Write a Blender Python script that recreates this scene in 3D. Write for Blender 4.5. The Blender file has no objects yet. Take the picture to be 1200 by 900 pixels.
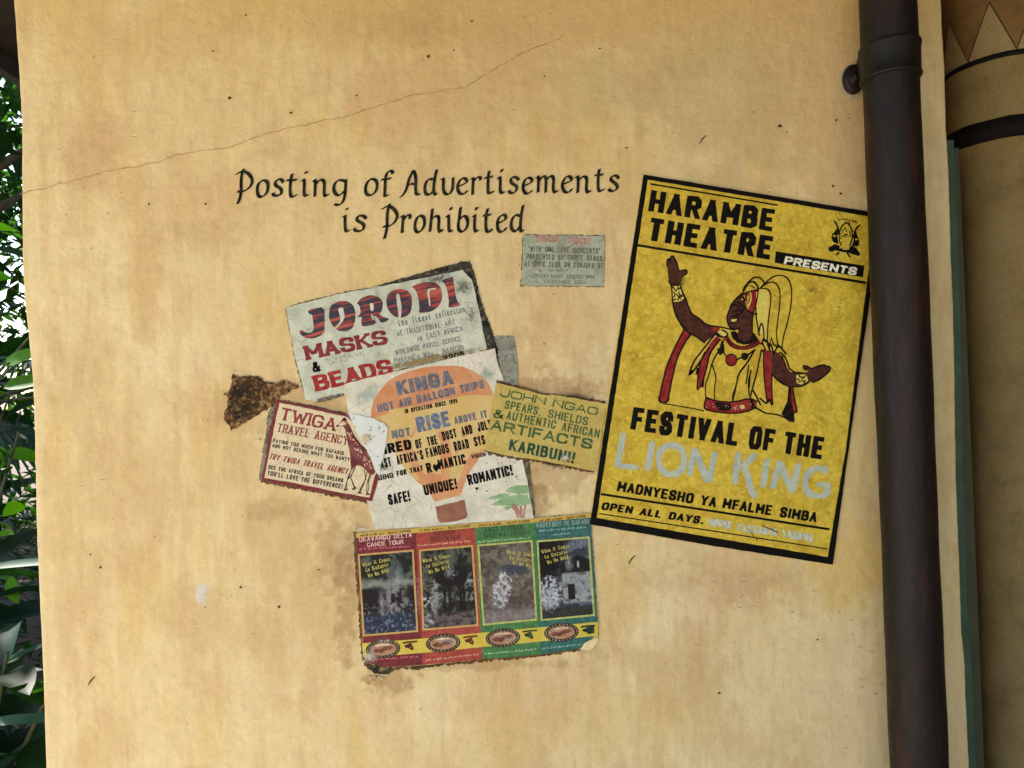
import bpy, math, random
import numpy as np
from mathutils import Vector, Matrix
from mathutils.geometry import tessellate_polygon

SC = bpy.context.scene
COL = SC.collection
random.seed(7)
PI = math.pi

# ------------------------------------------------------------------ camera
ROLL = math.radians(2.354)      # the phone was held slightly tilted
CAM_Z, CAM_D, FPX = 1.5, 1.4, 867.0
cam_data = bpy.data.cameras.new('camera')
cam_data.sensor_width = 36.0
cam_data.lens = FPX / 1200.0 * 36.0
cam_data.clip_start, cam_data.clip_end = 0.02, 500.0
cam = bpy.data.objects.new('camera', cam_data)
COL.objects.link(cam)
cam.matrix_world = Matrix.Translation((0, -CAM_D, CAM_Z)) @ Matrix.Rotation(ROLL, 4, 'Y') @ Matrix.Rotation(PI / 2, 4, 'X')
SC.camera = cam

# ------------------------------------------------------------------ sky and sun
SUN_EL, SUN_AZ = math.radians(52), math.radians(-52)   # azimuth from +Y towards +X: behind the wall, to the left
world = bpy.data.worlds.new('World')
SC.world = world
world.use_nodes = True
wn = world.node_tree
sky = wn.nodes.new('ShaderNodeTexSky')
sky.sky_type = 'NISHITA'
sky.sun_disc = False
sky.sun_elevation = SUN_EL
sky.sun_rotation = SUN_AZ
sky.air_density, sky.dust_density, sky.ozone_density = 1.0, 2.0, 1.0
bg = wn.nodes['Background']
bg.inputs['Strength'].default_value = 0.13
wn.links.new(sky.outputs['Color'], bg.inputs['Color'])
sun_data = bpy.data.lights.new('sun', 'SUN')
sun_data.energy = 4.0
sun_data.angle = math.radians(0.5)
sun_data.color = (1.0, 0.95, 0.86)
sun = bpy.data.objects.new('sun', sun_data)
COL.objects.link(sun)
sdir = Vector((math.sin(SUN_AZ) * math.cos(SUN_EL), math.cos(SUN_AZ) * math.cos(SUN_EL), math.sin(SUN_EL)))
sun.rotation_euler = sdir.to_track_quat('Z', 'Y').to_euler()
sun.location = (-6, 6, 9)
SC.view_settings.view_transform = 'Standard'
SC.view_settings.look = 'None'
SC.view_settings.gamma = 1.0
SC.view_settings.exposure = 2.12
SC.cycles.transparent_max_bounces = 64

# ------------------------------------------------------------------ helpers
CA, SA = math.cos(ROLL), math.sin(ROLL)
SPX = CAM_D / FPX
def XZ(px, py):                 # a spot of the flat wall face, from its place in the photograph
    dx, dy = (px - 600.0) * SPX, -(py - 450.0) * SPX
    return dx * CA + dy * SA, CAM_Z - dx * SA + dy * CA
def W(px, py, d=0.0):
    x, z = XZ(px, py)
    return Vector((x, -d, z))
def Z(x0, y0, s):
    return lambda *p: [(x0 + p[i] / s, y0 + p[i + 1] / s) for i in range(0, len(p), 2)]

def s2l(c):
    c = c / 255.0
    return c / 12.92 if c <= 0.04045 else ((c + 0.055) / 1.055) ** 2.4
def S(r, g, b, k=1.0):
    return (s2l(r) * k, s2l(g) * k, s2l(b) * k, 1.0)

def props(o, label=None, cat=None, group=None, kind=None):
    if label: o['label'] = label
    if cat: o['category'] = cat
    if group: o['group'] = group
    if kind: o['kind'] = kind
    return o
def thing(name, label, cat, loc, group=None):
    o = bpy.data.objects.new(name, None)
    COL.objects.link(o)
    o.location = loc
    o.empty_display_size = 0.1
    return props(o, label, cat, group)
def mesh_obj(name, verts, faces, mat, parent=None, smooth=False, origin=None, label=None, kind=None):
    if origin is None:
        origin = Vector(parent.location) if parent else Vector((0, 0, 0))
    o3 = np.array(origin)
    V = np.asarray(verts, dtype=np.float64) - o3
    me = bpy.data.meshes.new(name)
    me.from_pydata(V.tolist(), [], [tuple(f) for f in faces])
    if mat: me.materials.append(mat)
    if smooth: me.polygons.foreach_set('use_smooth', [True] * len(me.polygons))
    me.update()
    o = bpy.data.objects.new(name, me)
    COL.objects.link(o)
    if parent: o.parent = parent
    else: o.location = origin
    return props(o, label, kind=kind)
def grid_obj(name, P, mat, parent=None, smooth=True, origin=None, mask=None, cols=None, close_u=False, kind=None):
    ny, nx = P.shape[:2]
    idx = np.arange(ny * nx).reshape(ny, nx)
    a, b, c, d = idx[:-1, :-1], idx[:-1, 1:], idx[1:, 1:], idx[1:, :-1]
    F = np.stack([a, b, c, d], -1).reshape(-1, 4)
    if close_u:
        F2 = np.stack([idx[:-1, -1], idx[:-1, 0], idx[1:, 0], idx[1:, -1]], -1)
        F = np.concatenate([F, F2])
    if mask is not None:
        F = F[mask.reshape(-1)]
    V = P.reshape(-1, 3)
    C = cols.reshape(-1, cols.shape[-1]) if cols is not None else None
    used = np.unique(F)
    rem = np.full(len(V), -1); rem[used] = np.arange(len(used))
    V = V[used]; F = rem[F]
    if C is not None: C = C[used]
    if origin is None:
        origin = Vector(parent.location) if parent else Vector((0, 0, 0))
    V = V - np.array(origin)
    me = bpy.data.meshes.new(name)
    me.vertices.add(len(V)); me.vertices.foreach_set('co', V.astype(np.float32).ravel())
    me.loops.add(len(F) * 4); me.loops.foreach_set('vertex_index', F.astype(np.int32).ravel())
    me.polygons.add(len(F)); me.polygons.foreach_set('loop_start', np.arange(0, len(F) * 4, 4, dtype=np.int32))
    try: me.polygons.foreach_set('loop_total', np.full(len(F), 4, dtype=np.int32))
    except Exception: pass
    me.polygons.foreach_set('use_smooth', np.full(len(F), smooth))
    me.update(calc_edges=True)
    if C is not None:
        at = me.color_attributes.new('paint', 'FLOAT_COLOR', 'POINT')
        if C.shape[1] == 3: C = np.concatenate([C, np.ones((len(C), 1))], 1)
        at.data.foreach_set('color', C.astype(np.float32).ravel())
    if mat: me.materials.append(mat)
    o = bpy.data.objects.new(name, me)
    COL.objects.link(o)
    if parent: o.parent = parent
    else: o.location = origin
    return props(o, kind=kind)
def box(x0, x1, y0, y1, z0, z1):
    v = [(x, y, z) for x in (x0, x1) for y in (y0, y1) for z in (z0, z1)]
    f = [(0, 1, 3, 2), (4, 6, 7, 5), (0, 4, 5, 1), (2, 3, 7, 6), (0, 2, 6, 4), (1, 5, 7, 3)]
    return v, f

# value noise in numpy
def vnoise(x, y, seed=0):
    xi, yi = np.floor(x).astype(np.int64), np.floor(y).astype(np.int64)
    fx, fy = x - xi, y - yi
    fx, fy = fx * fx * (3 - 2 * fx), fy * fy * (3 - 2 * fy)
    def h(a, b):
        n = (a * 374761393 + b * 668265263 + seed * 974634777) & 0xFFFFFFFF
        n = ((n ^ (n >> 13)) * 1274126177) & 0xFFFFFFFF
        n = n ^ (n >> 16)
        return (n & 0xFFFFFF) / float(0xFFFFFF)
    return (h(xi, yi) * (1 - fx) + h(xi + 1, yi) * fx) * (1 - fy) + (h(xi, yi + 1) * (1 - fx) + h(xi + 1, yi + 1) * fx) * fy
def fbm(x, y, sc, seed=0, octv=4, gain=0.5):
    x = np.asarray(x, float) / sc; y = np.asarray(y, float) / sc
    t, a, n = 0, 1.0, 0
    for i in range(octv):
        t = t + a * vnoise(x * 2 ** i + 13.7 * i, y * 2 ** i + 7.3 * i, seed + i); n += a; a *= gain
    return t / n
def sstep(a, b, x):
    t = np.clip((x - a) / (b - a), 0, 1)
    return t * t * (3 - 2 * t)

# ------------------------------------------------------------------ materials
def new_mat(name):
    m = bpy.data.materials.new(name); m.use_nodes = True
    nt = m.node_tree
    b = nt.nodes['Principled BSDF']
    return m, nt, b
def nd(nt, typ, **kw):
    n = nt.nodes.new(typ)
    for k, v in kw.items():
        if k in n.inputs: n.inputs[k].default_value = v
        else: setattr(n, k, v)
    return n
def noise(nt, scale, detail=4.0, rough=0.55, vec=None):
    n = nt.nodes.new('ShaderNodeTexNoise')
    n.inputs['Scale'].default_value = scale; n.inputs['Detail'].default_value = detail; n.inputs['Roughness'].default_value = rough
    if vec is not None: nt.links.new(vec, n.inputs['Vector'])
    return n
def ramp(nt, src, stops):
    r = nt.nodes.new('ShaderNodeValToRGB')
    el = r.color_ramp.elements
    while len(el) < len(stops): el.new(0.5)
    for e, (p, c) in zip(el, stops):
        e.position = p
        e.color = c if len(c) == 4 else (*c, 1)
    nt.links.new(src, r.inputs['Fac'])
    return r
def g(v): return (v, v, v, 1)
def mix(nt, fac, a, b, mode='MIX'):
    m = nt.nodes.new('ShaderNodeMix'); m.data_type = 'RGBA'; m.blend_type = mode
    for sock, v in ((m.inputs[0], fac), (m.inputs[6], a), (m.inputs[7], b)):
        if isinstance(v, (int, float)): sock.default_value = v
        elif isinstance(v, tuple): sock.default_value = v
        else: nt.links.new(v, sock)
    return m.outputs[2]
def bump(nt, b, height, strength=0.3, dist=0.002, prev=None):
    bp = nt.nodes.new('ShaderNodeBump'); bp.inputs['Strength'].default_value = strength; bp.inputs['Distance'].default_value = dist
    nt.links.new(height, bp.inputs['Height'])
    if prev is not None: nt.links.new(prev, bp.inputs['Normal'])
    nt.links.new(bp.outputs['Normal'], b.inputs['Normal'])
    return bp.outputs['Normal']
def coords(nt, offset=None):
    tc = nt.nodes.new('ShaderNodeTexCoord')
    if offset is None: return tc.outputs['Object']
    mp = nt.nodes.new('ShaderNodeMapping'); mp.inputs['Location'].default_value = offset
    nt.links.new(tc.outputs['Object'], mp.inputs['Vector'])
    return mp.outputs['Vector']

def stucco_mat():
    m, nt, b = new_mat('painted_plaster')
    v = coords(nt)
    at = nt.nodes.new('ShaderNodeAttribute'); at.attribute_name = 'paint'
    fine = noise(nt, 260, 5, 0.7, v)
    c = mix(nt, 1.0, at.outputs['Color'], ramp(nt, fine.outputs['Fac'], [(0.25, g(0.91)), (0.7, g(1.04))]).outputs['Color'], 'MULTIPLY')
    mid = noise(nt, 62, 5, 0.62, v)
    c = mix(nt, 1.0, c, ramp(nt, mid.outputs['Fac'], [(0.3, (0.95, 0.93, 0.90, 1)), (0.52, g(1.0)), (0.75, (1.02, 1.02, 1.03, 1))]).outputs['Color'], 'MULTIPLY')
    # trowel drags: streaks stretched along the vertical
    mp = nt.nodes.new('ShaderNodeMapping'); mp.inputs['Scale'].default_value = (60, 60, 9)
    nt.links.new(v, mp.inputs['Vector'])
    st = noise(nt, 1.0, 4, 0.6, mp.outputs['Vector'])
    c = mix(nt, 1.0, c, ramp(nt, st.outputs['Fac'], [(0.3, (0.95, 0.93, 0.9, 1)), (0.7, (1.03, 1.03, 1.03, 1))]).outputs['Color'], 'MULTIPLY')
    # reddish dirt lodged in pits
    vo = nt.nodes.new('ShaderNodeTexVoronoi'); vo.inputs['Scale'].default_value = 75; nt.links.new(v, vo.inputs['Vector'])
    dots = ramp(nt, vo.outputs['Distance'], [(0.05, g(1)), (0.13, g(0))])
    gate = ramp(nt, noise(nt, 14, 3, 0.6, v).outputs['Fac'], [(0.56, g(0)), (0.68, g(0.8))])
    fac = mix(nt, 1.0, dots.outputs['Color'], gate.outputs['Color'], 'MULTIPLY')
    c = mix(nt, fac, c, (0.19, 0.105, 0.045, 1))
    nt.links.new(c, b.inputs['Base Color'])
    b.inputs['Roughness'].default_value = 0.82
    b.inputs['Specular IOR Level'].default_value = 0.25
    n1 = bump(nt, b, noise(nt, 22, 5, 0.6, v).outputs['Fac'], 0.55, 0.006)
    n2 = bump(nt, b, mid.outputs['Fac'], 0.55, 0.003, n1)
    bump(nt, b, fine.outputs['Fac'], 0.25, 0.0007, n2)
    return m

def paper_mat(name, c1, c2, c3=None, sc=60, rough=0.75, crease=0.8, dirt=(0.16, 0.11, 0.06, 1), dirt_lo=0.62, vor=None, bumpy=0.0012, spec=0.3):
    m, nt, b = new_mat(name)
    v = coords(nt, (random.random() * 9, random.random() * 9, random.random() * 9))
    n = noise(nt, sc, 5, 0.62, v)
    c = ramp(nt, n.outputs['Fac'], [(0.32, c1), (0.66, c2)]).outputs['Color']
    if c3:
        n3 = noise(nt, sc * 0.35, 4, 0.6, v)
        c = mix(nt, ramp(nt, n3.outputs['Fac'], [(0.45, g(0)), (0.68, g(1))]).outputs['Color'], c, c3)
    if vor:
        vo = nt.nodes.new('ShaderNodeTexVoronoi'); vo.inputs['Scale'].default_value = vor[0]
        wob = mix(nt, 0.012, v, noise(nt, 90, 2, 0.5, v).outputs['Color'])
        nt.links.new(wob, vo.inputs['Vector'])
        sp = nt.nodes.new('ShaderNodeSeparateColor'); nt.links.new(vo.outputs['Color'], sp.inputs['Color'])
        c = mix(nt, ramp(nt, sp.outputs[0], [(0.5, g(0)), (0.95, g(0.75))]).outputs['Color'], c, vor[1])
        c = mix(nt, ramp(nt, sp.outputs[1], [(0.6, g(0)), (1.0, g(0.7))]).outputs['Color'], c, vor[2])
    gr = noise(nt, 420, 3, 0.7, v)
    fw = nt.nodes.new('ShaderNodeTexVoronoi'); fw.feature = 'DISTANCE_TO_EDGE'; fw.inputs['Scale'].default_value = 26      # fold and crackle lines
    nt.links.new(mix(nt, 0.05, v, noise(nt, 18, 3, .6, v).outputs['Color']), fw.inputs['Vector'])
    fl_ = ramp(nt, fw.outputs['Distance'], [(0.0, g(1)), (0.035, g(0))])
    fg = mix(nt, 1.0, fl_.outputs['Color'], ramp(nt, noise(nt, 30, 3, .6, v).outputs['Fac'], [(.5, g(0)), (.62, g(.55))]).outputs['Color'], 'MULTIPLY')
    c = mix(nt, fg, c, dirt)
    c = mix(nt, 1.0, c, ramp(nt, gr.outputs['Fac'], [(0.3, g(0.86)), (0.7, g(1.06))]).outputs['Color'], 'MULTIPLY')
    dn = noise(nt, sc * 0.9, 7, 0.72, v)
    c = mix(nt, ramp(nt, dn.outputs['Fac'], [(dirt_lo, g(0)), (dirt_lo + 0.16, g(0.75))]).outputs['Color'], c, dirt)
    nt.links.new(c, b.inputs['Base Color'])
    b.inputs['Roughness'].default_value = rough
    b.inputs['Specular IOR Level'].default_value = spec
    cr = noise(nt, 28, 3, 0.6, v)
    n1 = bump(nt, b, cr.outputs['Fac'], crease, 0.004)
    n2 = bump(nt, b, n.outputs['Fac'], 0.4, bumpy, n1)
    bump(nt, b, fl_.outputs['Color'], 0.5, 0.001, n2)
    return m

_ink = {}
def ink(c, wear=0.25, rough=0.6, sc=240, c2=None, soft=0.12, key=None):
    k = (c, wear, rough, sc, c2, soft)
    if k in _ink: return _ink[k]
    m, nt, b = new_mat('print_ink')
    v = coords(nt, (3.1, 7.7, 1.3))
    n = noise(nt, sc, 6, 0.7, v)
    col = mix(nt, ramp(nt, noise(nt, sc * 0.4, 4, 0.6, v).outputs['Fac'], [(0.38, g(0)), (0.66, g(1))]).outputs['Color'], c, c2 or (min(1, c[0] * 1.6 + 0.015), min(1, c[1] * 1.6 + 0.015), min(1, c[2] * 1.6 + 0.012), 1))
    nt.links.new(col, b.inputs['Base Color'])
    b.inputs['Roughness'].default_value = max(rough, .6)
    b.inputs['Specular IOR Level'].default_value = 0.08
    tr = nt.nodes.new('ShaderNodeBsdfTransparent')
    ms = nt.nodes.new('ShaderNodeMixShader')
    lo = 0.28 + wear * 0.4
    r = ramp(nt, n.outputs['Fac'], [(max(0, lo - soft), g(0)), (lo, g(1))])
    nt.links.new(r.outputs['Color'], ms.inputs['Fac'])
    nt.links.new(tr.outputs[0], ms.inputs[1]); nt.links.new(b.outputs[0], ms.inputs[2])
    nt.links.new(ms.outputs[0], nt.nodes['Material Output'].inputs['Surface'])
    _ink[k] = m
    return m
def stain_mat(name, c, sc=120, lo=0.38, hi=0.62, mx=0.9):
    m, nt, b = new_mat(name)
    v = coords(nt)
    at = nt.nodes.new('ShaderNodeAttribute'); at.attribute_name = 'paint'
    sp = nt.nodes.new('ShaderNodeSeparateColor'); nt.links.new(at.outputs['Color'], sp.inputs['Color'])
    n = noise(nt, sc, 6, 0.72, v)
    ad = nt.nodes.new('ShaderNodeMath'); ad.operation = 'ADD'
    nt.links.new(n.outputs['Fac'], ad.inputs[0])
    sb = nt.nodes.new('ShaderNodeMath'); sb.operation = 'MULTIPLY_ADD'; sb.inputs[1].default_value = 0.6; sb.inputs[2].default_value = -0.6
    nt.links.new(sp.outputs[0], sb.inputs[0]); nt.links.new(sb.outputs[0], ad.inputs[1])
    r = ramp(nt, ad.outputs[0], [(max(0.0, lo - 0.25), g(0)), (hi - 0.1, g(mx))])
    b.inputs['Base Color'].default_value = c
    b.inputs['Roughness'].default_value = 0.8
    tr = nt.nodes.new('ShaderNodeBsdfTransparent'); ms = nt.nodes.new('ShaderNodeMixShader')
    nt.links.new(r.outputs['Color'], ms.inputs['Fac'])
    nt.links.new(tr.outputs[0], ms.inputs[1]); nt.links.new(b.outputs[0], ms.inputs[2])
    nt.links.new(ms.outputs[0], nt.nodes['Material Output'].inputs['Surface'])
    return m
def plain_mat(name, c, c2, sc=20, rough=0.6, bs=0.3, bd=0.002, metallic=0.0, spec=0.5):
    m, nt, b = new_mat(name)
    v = coords(nt)
    n = noise(nt, sc, 6, 0.65, v)
    nt.links.new(ramp(nt, n.outputs['Fac'], [(0.3, c), (0.7, c2)]).outputs['Color'], b.inputs['Base Color'])
    b.inputs['Roughness'].default_value = rough
    b.inputs['Metallic'].default_value = metallic
    b.inputs['Specular IOR Level'].default_value = spec
    if bs: bump(nt, b, n.outputs['Fac'], bs, bd)
    return m
def paint_mat(name, rough=0.7, bs=0.3, sc=300, spec=0.3, lo=0.8, hi=1.15):
    m, nt, b = new_mat(name)
    v = coords(nt)
    at = nt.nodes.new('ShaderNodeAttribute'); at.attribute_name = 'paint'
    n = noise(nt, sc, 5, 0.7, v)
    nt.links.new(mix(nt, 1.0, at.outputs['Color'], ramp(nt, n.outputs['Fac'], [(0.3, g(lo)), (0.7, g(hi))]).outputs['Color'], 'MULTIPLY'), b.inputs['Base Color'])
    b.inputs['Roughness'].default_value = rough
    b.inputs['Specular IOR Level'].default_value = spec
    bump(nt, b, n.outputs['Fac'], bs, 0.001)
    return m

# ------------------------------------------------------------------ lettering: a small stroke alphabet (cap height 6)
G = {
'A': (4, [[(0,0),(2,6)],[(2,6),(4,0)],[(.7,1.9),(3.3,1.9)]]),
'B': (4, [[(0,0),(0,6)],[(0,6),(2.8,6),(3.7,5.3),(3.7,4),(2.8,3.2),(0,3.2)],[(2.6,3.2),(4,2.5),(4,.8),(3,0),(0,0)]]),
'C': (4, [[(4,4.4),(4,5.1),(3.1,6),(.9,6),(0,5.1),(0,.9),(.9,0),(3.1,0),(4,.9),(4,1.6)]]),
'D': (4, [[(0,0),(0,6)],[(0,6),(2.8,6),(4,4.8),(4,1.2),(2.8,0),(0,0)]]),
'E': (3.5, [[(0,0),(0,6)],[(0,6),(3.5,6)],[(0,3.1),(2.9,3.1)],[(0,0),(3.5,0)]]),
'F': (3.5, [[(0,0),(0,6)],[(0,6),(3.5,6)],[(0,3),(2.9,3)]]),
'G': (4.1, [[(4,4.5),(4,5.1),(3.1,6),(.9,6),(0,5.1),(0,.9),(.9,0),(3.1,0),(4,.9),(4,2.7)],[(4,2.7),(2.3,2.7)]]),
'H': (4, [[(0,0),(0,6)],[(4,0),(4,6)],[(0,3),(4,3)]]),
'I': (.01, [[(0,0),(0,6)]]),
'J': (3.4, [[(3.4,6),(3.4,1),(2.6,0),(.9,0),(0,.9),(0,1.8)]]),
'K': (4, [[(0,0),(0,6)],[(3.8,6),(.3,2.7)],[(1.3,3.6),(4,0)]]),
'L': (3.4, [[(0,0),(0,6)],[(0,0),(3.4,0)]]),
'M': (5, [[(0,0),(0,6)],[(0,6),(2.5,1.6)],[(2.5,1.6),(5,6)],[(5,6),(5,0)]]),
'N': (4.1, [[(0,0),(0,6)],[(0,6),(4.1,0)],[(4.1,0),(4.1,6)]]),
'O': (4.2, [[(0,.9),(0,5.1),(.9,6),(3.3,6),(4.2,5.1),(4.2,.9),(3.3,0),(.9,0),(0,.9)]]),
'P': (3.9, [[(0,0),(0,6)],[(0,6),(2.9,6),(3.9,5.2),(3.9,3.6),(2.9,2.7),(0,2.7)]]),
'Q': (4.2, [[(0,.9),(0,5.1),(.9,6),(3.3,6),(4.2,5.1),(4.2,.9),(3.3,0),(.9,0),(0,.9)],[(2.6,1.6),(4.4,-.5)]]),
'R': (4, [[(0,0),(0,6)],[(0,6),(2.9,6),(3.9,5.2),(3.9,3.8),(2.9,3),(0,3)],[(2.2,3),(4,0)]]),
'S': (3.9, [[(3.8,4.6),(3.8,5.2),(3,6),(.9,6),(0,5.2),(0,4),(.8,3.2),(3,2.8),(3.9,2),(3.9,.8),(3,0),(.8,0),(0,.8),(0,1.4)]]),
'T': (3.8, [[(1.9,0),(1.9,6)],[(0,6),(3.8,6)]]),
'U': (4, [[(0,6),(0,.9),(.9,0),(3.1,0),(4,.9),(4,6)]]),
'V': (4, [[(0,6),(2,0)],[(2,0),(4,6)]]),
'W': (5.6, [[(0,6),(1.4,0)],[(1.4,0),(2.8,5)],[(2.8,5),(4.2,0)],[(4.2,0),(5.6,6)]]),
'X': (4, [[(0,0),(4,6)],[(0,6),(4,0)]]),
'Y': (4, [[(0,6),(2,2.8)],[(4,6),(2,2.8)],[(2,2.8),(2,0)]]),
'Z': (3.8, [[(0,6),(3.8,6)],[(3.8,6),(0,0)],[(0,0),(3.8,0)]]),
'1': (1.4, [[(1.4,0),(1.4,6)],[(1.4,6),(0,4.8)]]),
'2': (3.6, [[(0,4.7),(.5,5.7),(1.8,6),(3.2,5.6),(3.5,4.4),(2.8,3),(0,0)],[(0,0),(3.6,0)]]),
'5': (3.6, [[(3.4,6),(.3,6)],[(.3,6),(.1,3.3)],[(.1,3.3),(1.6,3.9),(3,3.4),(3.6,2),(3,.5),(1.6,0),(0,.7)]]),
'9': (3.7, [[(3.7,4),(2.8,2.8),(1,2.7),(0,3.6),(0,5),(.9,6),(2.8,6),(3.7,5),(3.7,2.6),(2.8,.5),(1,0),(.2,.6)]]),
'0': (3.7, [[(0,.9),(0,5.1),(.9,6),(2.8,6),(3.7,5.1),(3.7,.9),(2.8,0),(.9,0),(0,.9)]]),
'&': (4.4, [[(4.4,0),(1.2,4.2),(1,5.2),(1.8,6),(2.8,5.8),(3,4.8),(2.4,4),(.4,2.4),(.1,1.1),(1,0),(2.4,0),(3.6,1.2),(4.2,2.6)]]),
'!': (.6, [[(.3,1.9),(.4,6)],[(.2,-.1),(.2,.5)]]),
'.': (.4, [[(.2,0),(.2,.35)]]),
',': (.5, [[(.3,.5),(0,-.8)]]),
"'": (.4, [[(.3,6),(.1,4.6)]]),
'"': (1.2, [[(.2,6),(.2,4.8)],[(1,6),(1,4.8)]]),
'?': (3, [[(0,4.8),(.6,5.9),(2,6),(2.9,5),(2.4,3.7),(1.4,2.9),(1.4,1.9)],[(1.4,-.1),(1.4,.5)]]),
'-': (2, [[(0,2.8),(2,2.8)]]),
'o': (2.5, [[(.1,1.2),(.3,3),(1.2,4),(2.2,3.8),(2.5,2.8),(2.3,1.1),(1.4,0),(.5,.1),(.1,1.2)]]),
's': (2.3, [[(2.3,3.1),(2.2,3.7),(1.5,4),(.8,3.8),(.5,3.1),(.8,2.5),(1.8,1.9),(2.1,1.1),(1.7,.3),(.9,0),(.2,.3),(.1,.9)]]),
't': (2.3, [[(1.1,5.5),(.8,4),(.7,1),(1.0,0),(1.7,.1),(2.2,.7)],[(-.1,3.9),(2.1,4.1)]]),
'i': (1.5, [[(-.1,3.5),(.5,4.1),(.5,2.5),(.5,.7),(.9,-.1),(1.5,.5)],[(.7,5.2),(1.1,5.9)]]),
'n': (3.5, [[(-.1,3.5),(.5,4.1),(.5,2.5),(.4,0)],[(.5,2.9),(1.4,3.9),(2.2,4),(2.6,3.2),(2.5,1.5),(2.5,.5),(2.9,-.1),(3.5,.6)]]),
'm': (5.0, [[(-.1,3.5),(.5,4.1),(.5,2.5),(.4,0)],[(.5,2.9),(1.3,3.9),(1.9,4),(2.3,3.2),(2.2,0)],[(2.3,2.9),(3.1,3.9),(3.7,4),(4.1,3.2),(4,1.5),(4,.5),(4.4,-.1),(5,.6)]]),
'g': (2.8, [[(2.6,3.7),(1.5,4.1),(.5,3.5),(.1,2.2),(.3,.9),(1.1,.2),(2,.7),(2.5,1.6)],[(2.8,4.1),(2.6,2),(2.6,.1),(2.2,-1.3),(1.2,-1.9),(.3,-1.7)]]),
'f': (2.2, [[(2.4,5.2),(2.1,5.9),(1.5,5.9),(1,5),(.8,3),(.8,1),(.6,0),(1.1,-.1),(1.4,.2)],[(-.1,3.8),(2.0,4.1)]]),
'd': (3.2, [[(2.3,3.7),(1.3,4),(.4,3),(.1,1.3),(.6,.1),(1.5,.1),(2.3,1.3)],[(3.0,6.2),(2.6,4),(2.3,1),(2.6,-.1),(3.3,.4)]]),
'v': (2.7, [[(-.1,3.6),(.5,4.1),(.5,2.5),(.5,.9),(1,0),(1.9,.1),(2.6,1.2),(2.7,4.1)]]),
'e': (2.4, [[(.2,1.9),(1.8,2.5),(2.4,3.1),(2,3.9),(1.2,4),(.4,3.1),(.1,1.7),(.5,.3),(1.2,-.1),(2,.3),(2.4,.9)]]),
'r': (2.2, [[(-.1,3.5),(.5,4.1),(.5,2.5),(.4,.5),(.3,0),(.8,.1)],[(.5,2.9),(1.2,3.8),(1.8,4.1),(2.3,3.8),(2.1,3.2)]]),
'h': (3.4, [[(.8,5.6),(.6,3.5),(.4,0)],[(.5,2.9),(1.4,3.8),(2.1,3.9),(2.5,3.2),(2.4,1.5),(2.4,.5),(2.8,-.1),(3.4,.6)]]),
'b': (2.8, [[(.9,6),(.5,3.5),(.3,.9),(.9,0),(1.8,.2),(2.5,1.3),(2.7,2.9),(2,3.9),(1.3,3.8),(.6,3)]]),
'l': (1.2, [[(.6,6),(.5,3),(.5,.8),(.8,0),(1.3,.5)]]),
'c': (2.3, [[(2.3,3.2),(1.8,3.9),(1,4),(.2,3),(.1,1.2),(.7,.1),(1.5,0),(2.3,.8)]]),
'k': (2.8, [[(.4,6),(.4,0)],[(2.4,4),(.5,1.8)],[(1.1,2.4),(2.8,0)]]),
'u': (2.9, [[(.2,4),(.2,1),(.8,0),(1.7,.1),(2.4,1)],[(2.5,4),(2.5,.6),(2.9,0)]]),
'w': (4, [[(0,4),(.8,0)],[(.8,0),(2,3.5)],[(2,3.5),(3.1,0)],[(3.1,0),(4,4)]]),
'a': (2.7, [[(2.3,3.7),(1.3,4),(.4,3),(.1,1.3),(.6,.1),(1.5,.1),(2.3,1.3)],[(2.4,4),(2.3,.7),(2.8,0)]]),
'y': (2.8, [[(.1,4),(.4,1),(1,.3),(1.8,.5),(2.5,1.4)],[(2.6,4),(2.4,0),(1.8,-1.6),(.6,-1.8)]]),
'p': (2.8, [[(.5,4),(.4,-1.8)],[(.5,3.2),(1.5,4),(2.5,3.4),(2.6,1.4),(1.8,.1),(.6,.5)]]),
# painted italic capitals of the wall notice
'@P': (3.0, [[(1.1,6.7),(.7,5.2),(.5,3.4),(.6,1.2),(.3,-.5),(-.1,-1.6)],[(-.7,5.2),(.2,5.9),(1.3,6.1),(2.5,5.2),(3.1,3.8),(2.6,2.4),(1.6,1.5),(.5,1.2),(-.3,1.4)]]),
'@A': (3.7, [[(-.9,-.5),(-.2,.1),(.5,1.4),(1.2,4.2),(1.9,5.4),(2.3,6)],[(1.7,5.9),(2.5,5.8),(2.7,4),(2.7,1),(3.0,0),(3.7,.2)],[(.8,2.4),(1.8,2.9),(2.7,2.5)]]),
'~': (3.6, [[(1.8,0),(.1,3.6),(.3,4.9),(1.2,5.1),(1.8,4.2),(2.4,5.1),(3.3,4.9),(3.5,3.6),(1.8,0)]]),
}

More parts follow.
